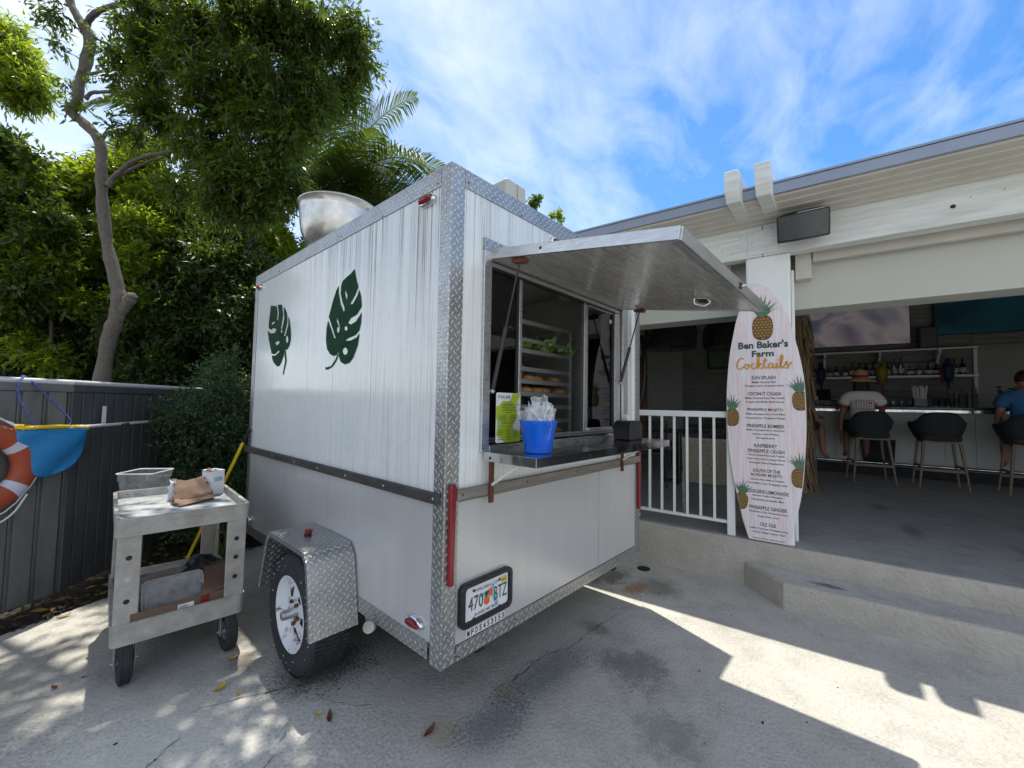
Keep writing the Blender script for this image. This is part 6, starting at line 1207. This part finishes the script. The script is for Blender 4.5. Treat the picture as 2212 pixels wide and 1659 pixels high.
    for i in range(9):
        a = PI*.60*i/8
        for kk in range(18): q = 2*PI*kk/18; f = 1.0 if math.cos(q) < .3 else .55; aa = a*f+.0; vs.append(hc+Vector((-.006+.099*math.sin(aa)*math.cos(q), .082*math.sin(aa)*math.sin(q), .004+.121*math.cos(aa))))
    hr.add(vs, [(i*18+kk, (i+1)*18+kk, (i+1)*18+(kk+1)%18, i*18+(kk+1)%18) for i in range(8) for kk in range(18)], True); hr.build('hair', hair, t)
    SJ = [(H(0,0,.06), (.178,.148)), (H(0,0,.25), (.172,.138)), (H(0,0,.43), (.180,.135)), (H(0,0,.56), (.155,.110)), (H(0,0,.63), (.075,.075))]; SE = [(0,1),(1,2),(2,3),(3,4)]
    for sy in (-1, 1): i0 = len(SJ); SJ += [(H(0, sy*.185, .555), (.088,.088)), (H(-.02, sy*.245, .555-sleeve), (.080,.080))]; SE += [(3,i0),(i0,i0+1)]
    skin_mesh('shirt', SJ, SE, shirt, t)
    PJ = [((0,0,.09), (.175,.145)), ((.0,0,.02), (.165,.14))]; PE = [(0,1)]
    for s, kn in enumerate(knees): sy = -1 if s == 0 else 1; i0 = len(PJ); PJ += [((.10, sy*.09, .07), (.105,.10)), ((kn[0]*.85, kn[1], .06), (.085,.085))]; PE += [(0,i0),(i0,i0+1)]
    skin_mesh('shorts', PJ, PE, pants, t)
    return t, hc
SZT = .363+.74
t, hc = seated('person in a white jersey and straw hat sitting on a bar stool seen from behind', 7.12, -1.98, SZT, .14, 'jersey', 'dark_cloth', 'skin_tan', .06, armL='down', armR='table', sleeve=.16)
MB().lathe([(.0, .105), (.05, .10), (.088, .07), (.100, .0), (.105, -.008), (.155, -.022), (.205, -.050), (.207, -.056), (.155, -.030), (.10, -.016), (.094, .0)], 32, (0, 0, 0)).build('straw_hat', 'straw', t).location = hc+Vector((0, 0, .060))
bpy.data.objects[[o.name for o in t.children if o.name.startswith('straw_hat')][0]].scale = (1, 1, 1.25)
MB().lathe([(.1025, -.008), (.1015, .012), (.0955, .035)], 32).build('hat_band', 'jersey_red', [o for o in t.children if o.name.startswith('straw_hat')][0])
m = MB()
for kk in range(70): a = PI*(.62+.76*rs.random()); x, y = .095*math.cos(a), .085*math.sin(a); m.tube([hc+Vector((x, y, .02)), hc+Vector((x*1.15, y*1.2, -.08)), hc+Vector((x*1.1-.02, y*1.25, -.15-.04*rs.random()))], .007, 4)
m.build('long_hair', 'hair', t)
MB().lathe([(.070, .0), (.078, .006), (.078, .018), (.070, .022)], 20, (.035, 0, .615)).build('collar', 'jersey_red', t)
# shirt number and sleeve trim, on the back (facing -x)
shape2d([[(0,0),(.10,0),(.10,.14),(0,.14)],[(.007,.007),(.093,.007),(.093,.133),(.007,.133)],[(.032,.028),(.068,.028),(.068,.112),(.032,.112)],[(.037,.033),(.063,.033),(.063,.107),(.037,.107)]], 'shirt_number', 'jersey_red', t, (-.178, .12, .350), (0,-1,0), (.06,0,1))
shape2d([[(0,0),(.10,0),(.10,.14),(0,.14)],[(.007,.007),(.093,.007),(.093,.133),(.007,.133)],[(.032,.075),(.068,.075),(.068,.112),(.032,.112)],[(.042,.083),(.058,.083),(.058,.104),(.042,.104)],[(.012,.05),(.06,.05),(.06,.040),(.012,.040)]], 'shirt_number', 'jersey_red', t, (-.178, .00, .350), (0,-1,0), (.06,0,1))
for sy in (-1, 1): MB().lathe([(.072, 0), (.080, .004), (.080, .014), (.072, .018)], 18, (.0, sy*.250, .37)).build('sleeve_trim', 'jersey_red', t)
t, hc = seated('person in a blue shirt sitting at the bar at the right edge of the picture', 7.10, -3.64, SZT, -.05, 'shirt_blue', 'dark_cloth', 'skin', .10, sleeve=.17)
t, hc = seated('barefoot person at the left of the bar, bent leg showing past the thatched column', 7.15, -1.13, SZT, -.55, 'dark_cloth', 'dark_cloth', 'skin', .05, knees=((.38,-.16),(.36,.20)), feet=((.36,-.20,-.46),(.34,.20,-.42)))
t = bt('cloth_bag', 'black bag hanging against the bar front beside the jersey person', 'bag', 7.80, -2.22, .60); MB().prism([(-.02, -.20, .0), (-.02, .18, .0), (-.02, .20, .36), (-.02, -.22, .36)], (.05, 0, 0)).build('bag_body', 'dark_cloth', t, .01); MB().tube([(0, -.12, .36), (0, -.08, .44), (0, .08, .44), (0, .12, .36)], .008, 6).build('strap', 'dark_cloth', t)
# ---- back bar
SHZ = 2.086
BX = [-1.42,-1.51,-1.67,-1.78,-1.92,-2.03,-2.14,-2.23,-2.34,-2.44,-2.54,-2.64,-2.73,-2.85,-2.97,-3.09,-3.19,-3.32,-3.42,-3.52]
BH = [.24,.24,.20,.22,.22,.28,.27,.28,.28,.22,.28,.32,.34,.20,.22,.23,.22,.30,.28,.30]
shapes = {'tall': [(.036,0),(.038,.01),(.038,.60),(.030,.68),(.012,.76),(.012,.95)], 'square': [(.045,0),(.046,.01),(.046,.5),(.03,.62),(.013,.70),(.013,.92)], 'round': [(.04,0),(.055,.05),(.058,.35),(.035,.55),(.014,.66),(.014,.92)]}
mt['b_clear'] = mt['bglass']; mt['b_brown'] = M('amber_bottle', (.12,.045,.012), .12); mt['b_dark'] = M('dark_bottle', (.012,.014,.012), .12); mt['b_green'] = M('green_bottle', (.02,.06,.02), .12); mt['lab_w'] = M('bottle_label', (.50,.49,.45), .6)
kinds = ['dark','dark','clear','dark','clear','brown','clear','dark','clear','clear','brown','clear','clear','clear','clear','dark','dark','brown','clear','dark']
shp = ['tall','tall','round','square','square','square','tall','tall','round','tall','tall','tall','tall','round','square','round','round','tall','square','square']
adj = {'dark': 'dark glass', 'clear': 'clear glass', 'brown': 'amber'}
ordn = ['first','second','third','fourth','fifth','sixth','seventh','eighth','ninth','tenth']
for i, v in enumerate(BX):
    side = ('%s from the left end' % ordn[i]) if i < 10 else ('%s from the right end' % ordn[19-i])
    t = bt('bottle', '%s %s bottle on the back bar shelf, %s' % (shp[i] if shp[i] != 'square' else 'square shouldered', adj[kinds[i]], side), 'bottle', 9.17, v, SHZ, 0, 'bottles on the back bar shelf'); h = BH[i]
    MB().lathe([(0, .001)]+[(r_, z*h) for r_, z in shapes[shp[i]]]+[(0, .95*h)], 14).build('glass', 'b_'+kinds[i], t); MB().lathe([(.0145, .90*h), (.0145, 1.0*h), (0, 1.0*h)], 10).build('cap', 'black', t); r_ = shapes[shp[i]][2][0]+.001; MB().lathe([(r_, .15*h), (r_, .42*h)], 14).build('label_band', 'lab_w', t)
for i, (v, w) in enumerate(((-2.33, .34), (-2.78, .62), (-3.10, .42))):
    t = bt('picture_frame', ['small dark framed print behind the bottles left of the yellow parrot', 'wide dark framed print behind the tall clear bottles', 'dark framed print behind the round dark bottles'][i], 'frame', 9.30, v, SHZ, 0, 'framed prints behind the bottles'); B(0, .015, -w/2, w/2, 0, .26).build('frame', 'black', t); B(-.003, -.001, -w/2+.015, w/2-.015, .015, .245).build('print', 'room_white', t)
mt['par_blue'] = M('parrot_blue', (.008,.018,.10), .6); mt['par_yel'] = M('parrot_yellow', (.28,.21,.01), .6); mt['par_red'] = M('parrot_red', (.2,.012,.012), .6); mt['par_grn'] = M('parrot_green', (.02,.15,.03), .6)
for v, c1, c2, lab in ((-1.53, 'par_blue', 'par_yel', 'blue toy parrot hanging at the left end of the bottle shelf'), (-2.44, 'par_yel', 'par_red', 'yellow toy parrot hanging beside the straw hat'), (-3.30, 'par_blue', 'par_grn', 'blue toy parrot hanging near the right end of the bottle shelf')):
    t = bt('toy_parrot', lab, 'parrot', 8.98, v, 2.10, 0, 'toy parrots hanging from the bottle shelf'); MB().lathe([(0, .20), (.05, .17), (.075, .10), (.08, .0), (.055, -.10), (.02, -.17), (0, -.18)], 14).build('body', c1, t)
    MB().ball((-.02, 0, .22), (.05, .045, .05), 12, 8).build('head', c1, t); MB().lathe([(.018, 0), (.015, -.03), (0, -.06)], 8, (-.065, 0, .215)).build('beak', 'black', t); m = MB().prism([(-.03, -.085, .08), (.04, -.09, .08), (.03, -.075, -.16), (-.01, -.07, -.18)], (0, .02, 0)); m.build('wing', c2, t); m = MB().prism([(-.03, .065, .08), (.04, .07, .08), (.03, .055, -.16), (-.01, .05, -.18)], (0, .02, 0)); m.build('wing', 'par_red' if c2 != 'par_red' else 'par_blue', t)
    MB().prism([(-.01, -.025, -.15), (-.01, .025, -.15), (.01, .0, -.48), (.01, -.02, -.46)], (.01, 0, 0)).build('tail', c1 if c1 == 'par_blue' else 'par_red', t)
CTZ = .363+1.148
t = bt('straw_holder', 'black holder full of pale wrapped straws on the bar', 'straws', 8.0, -2.77, CTZ); B(-.07, .07, -.08, .08, 0, .12).build('holder', 'black', t, .004)
m = MB()
for k in range(46): x, y = rs.uniform(-.05, .05), rs.uniform(-.06, .06); m.tube([(x, y, .03), (x*1.3, y*1.5, .28+.06*rs.random())], .0045, 5)
m.build('straw', 'paper', t)
for k in range(5):
    v = -2.25-.11*k; t = bt('glass_tumbler', 'amber tinted metal tumbler on the bar, %s' % ['just right of the jersey sleeve', 'second right of the jersey', 'third right of the jersey', 'fourth right of the jersey', 'last before the straw holder'][k], 'tumbler', 8.2, v, CTZ, 0, 'tumblers on the bar'); MB().lathe([(0, .001), (.034, .001), (.042, .12), (.040, .12), (.032, .005)], 16).build('tumbler', 'alu_dull', t)
for k, v in enumerate((-2.98, -3.05, -3.12, -3.21)):
    t = bt('drinking_glass', 'clear drinking glass upside down on the bar, %s' % ['nearest the straw holder', 'second from the straw holder', 'third from the straw holder', 'beside the tall shakers'][k], 'glass', 8.15, v, CTZ, 0, 'drinking glasses on the bar'); MB().lathe([(.038, .001), (.032, .14), (0, .14)], 14).build('glass', 'bglass', t)
for k, v in enumerate((-3.20, -3.26, -3.40, -3.46)):
    t = bt('cup_stack', 'tall stack of upturned pale cups on the bar, %s' % ['left one of the left pair', 'right one of the left pair', 'left one of the right pair', 'right one of the right pair'][k], 'cups', 8.35, v, CTZ, 0, 'stacks of upturned cups'); m = MB(); [m.lathe([(.040, z), (.036, z+.02)], 14) for z in np.arange(.0, .20, .0105)]; m.build('cup_rims', 'steel', t); MB().lathe([(.038, .0), (.030, .30), (0, .30)], 14).build('top_cup', 'alu', t)
t = bt('register', 'low dark till and bottles cluster at the left end of the bar', 'till', 8.2, -1.50, CTZ); B(-.15, .15, -.22, .20, 0, .10).build('till_base', 'black', t, .01); MB().prism([(-.05, -.14, .10), (.05, -.14, .10), (.10, -.14, .28), (.06, -.14, .30)], (0, .28, 0)).build('till_screen', 'black', t); B(-.10, -.02, .05, .16, .1005, .16).build('receipt_printer', 'alu_dull', t)
t = bt('black_box', 'black box shaped speaker between the two televisions', 'speaker', 9.18, -3.10, 2.585); B(-.08, .12, -.12, .12, 0, .38).build('cabinet', 'black', t, .01); B(-.083, -.081, -.10, .10, .02, .36).build('grille', 'grille', t)
t = bt('potted_plant', 'small dark leafed plant on the bar in front of the pale door', 'plant', 8.35, -3.78, CTZ); MB().lathe([(0, 0), (.05, 0), (.06, .10), (.05, .10)], 14).build('pot', 'bar_front', t)
for k in range(9): a = rs.random()*6.28; r_ = .05+.10*rs.random(); z = .22+.12*rs.random(); p_ = Vector((r_*math.cos(a), r_*math.sin(a), z)); MB().tube([(0, 0, .08), p_], .004, 5).build('stem', 'black_matt', t); MB().ball(p_, (.035, .035, .012), 8, 4).build('leaf', 'lf_dark', t)
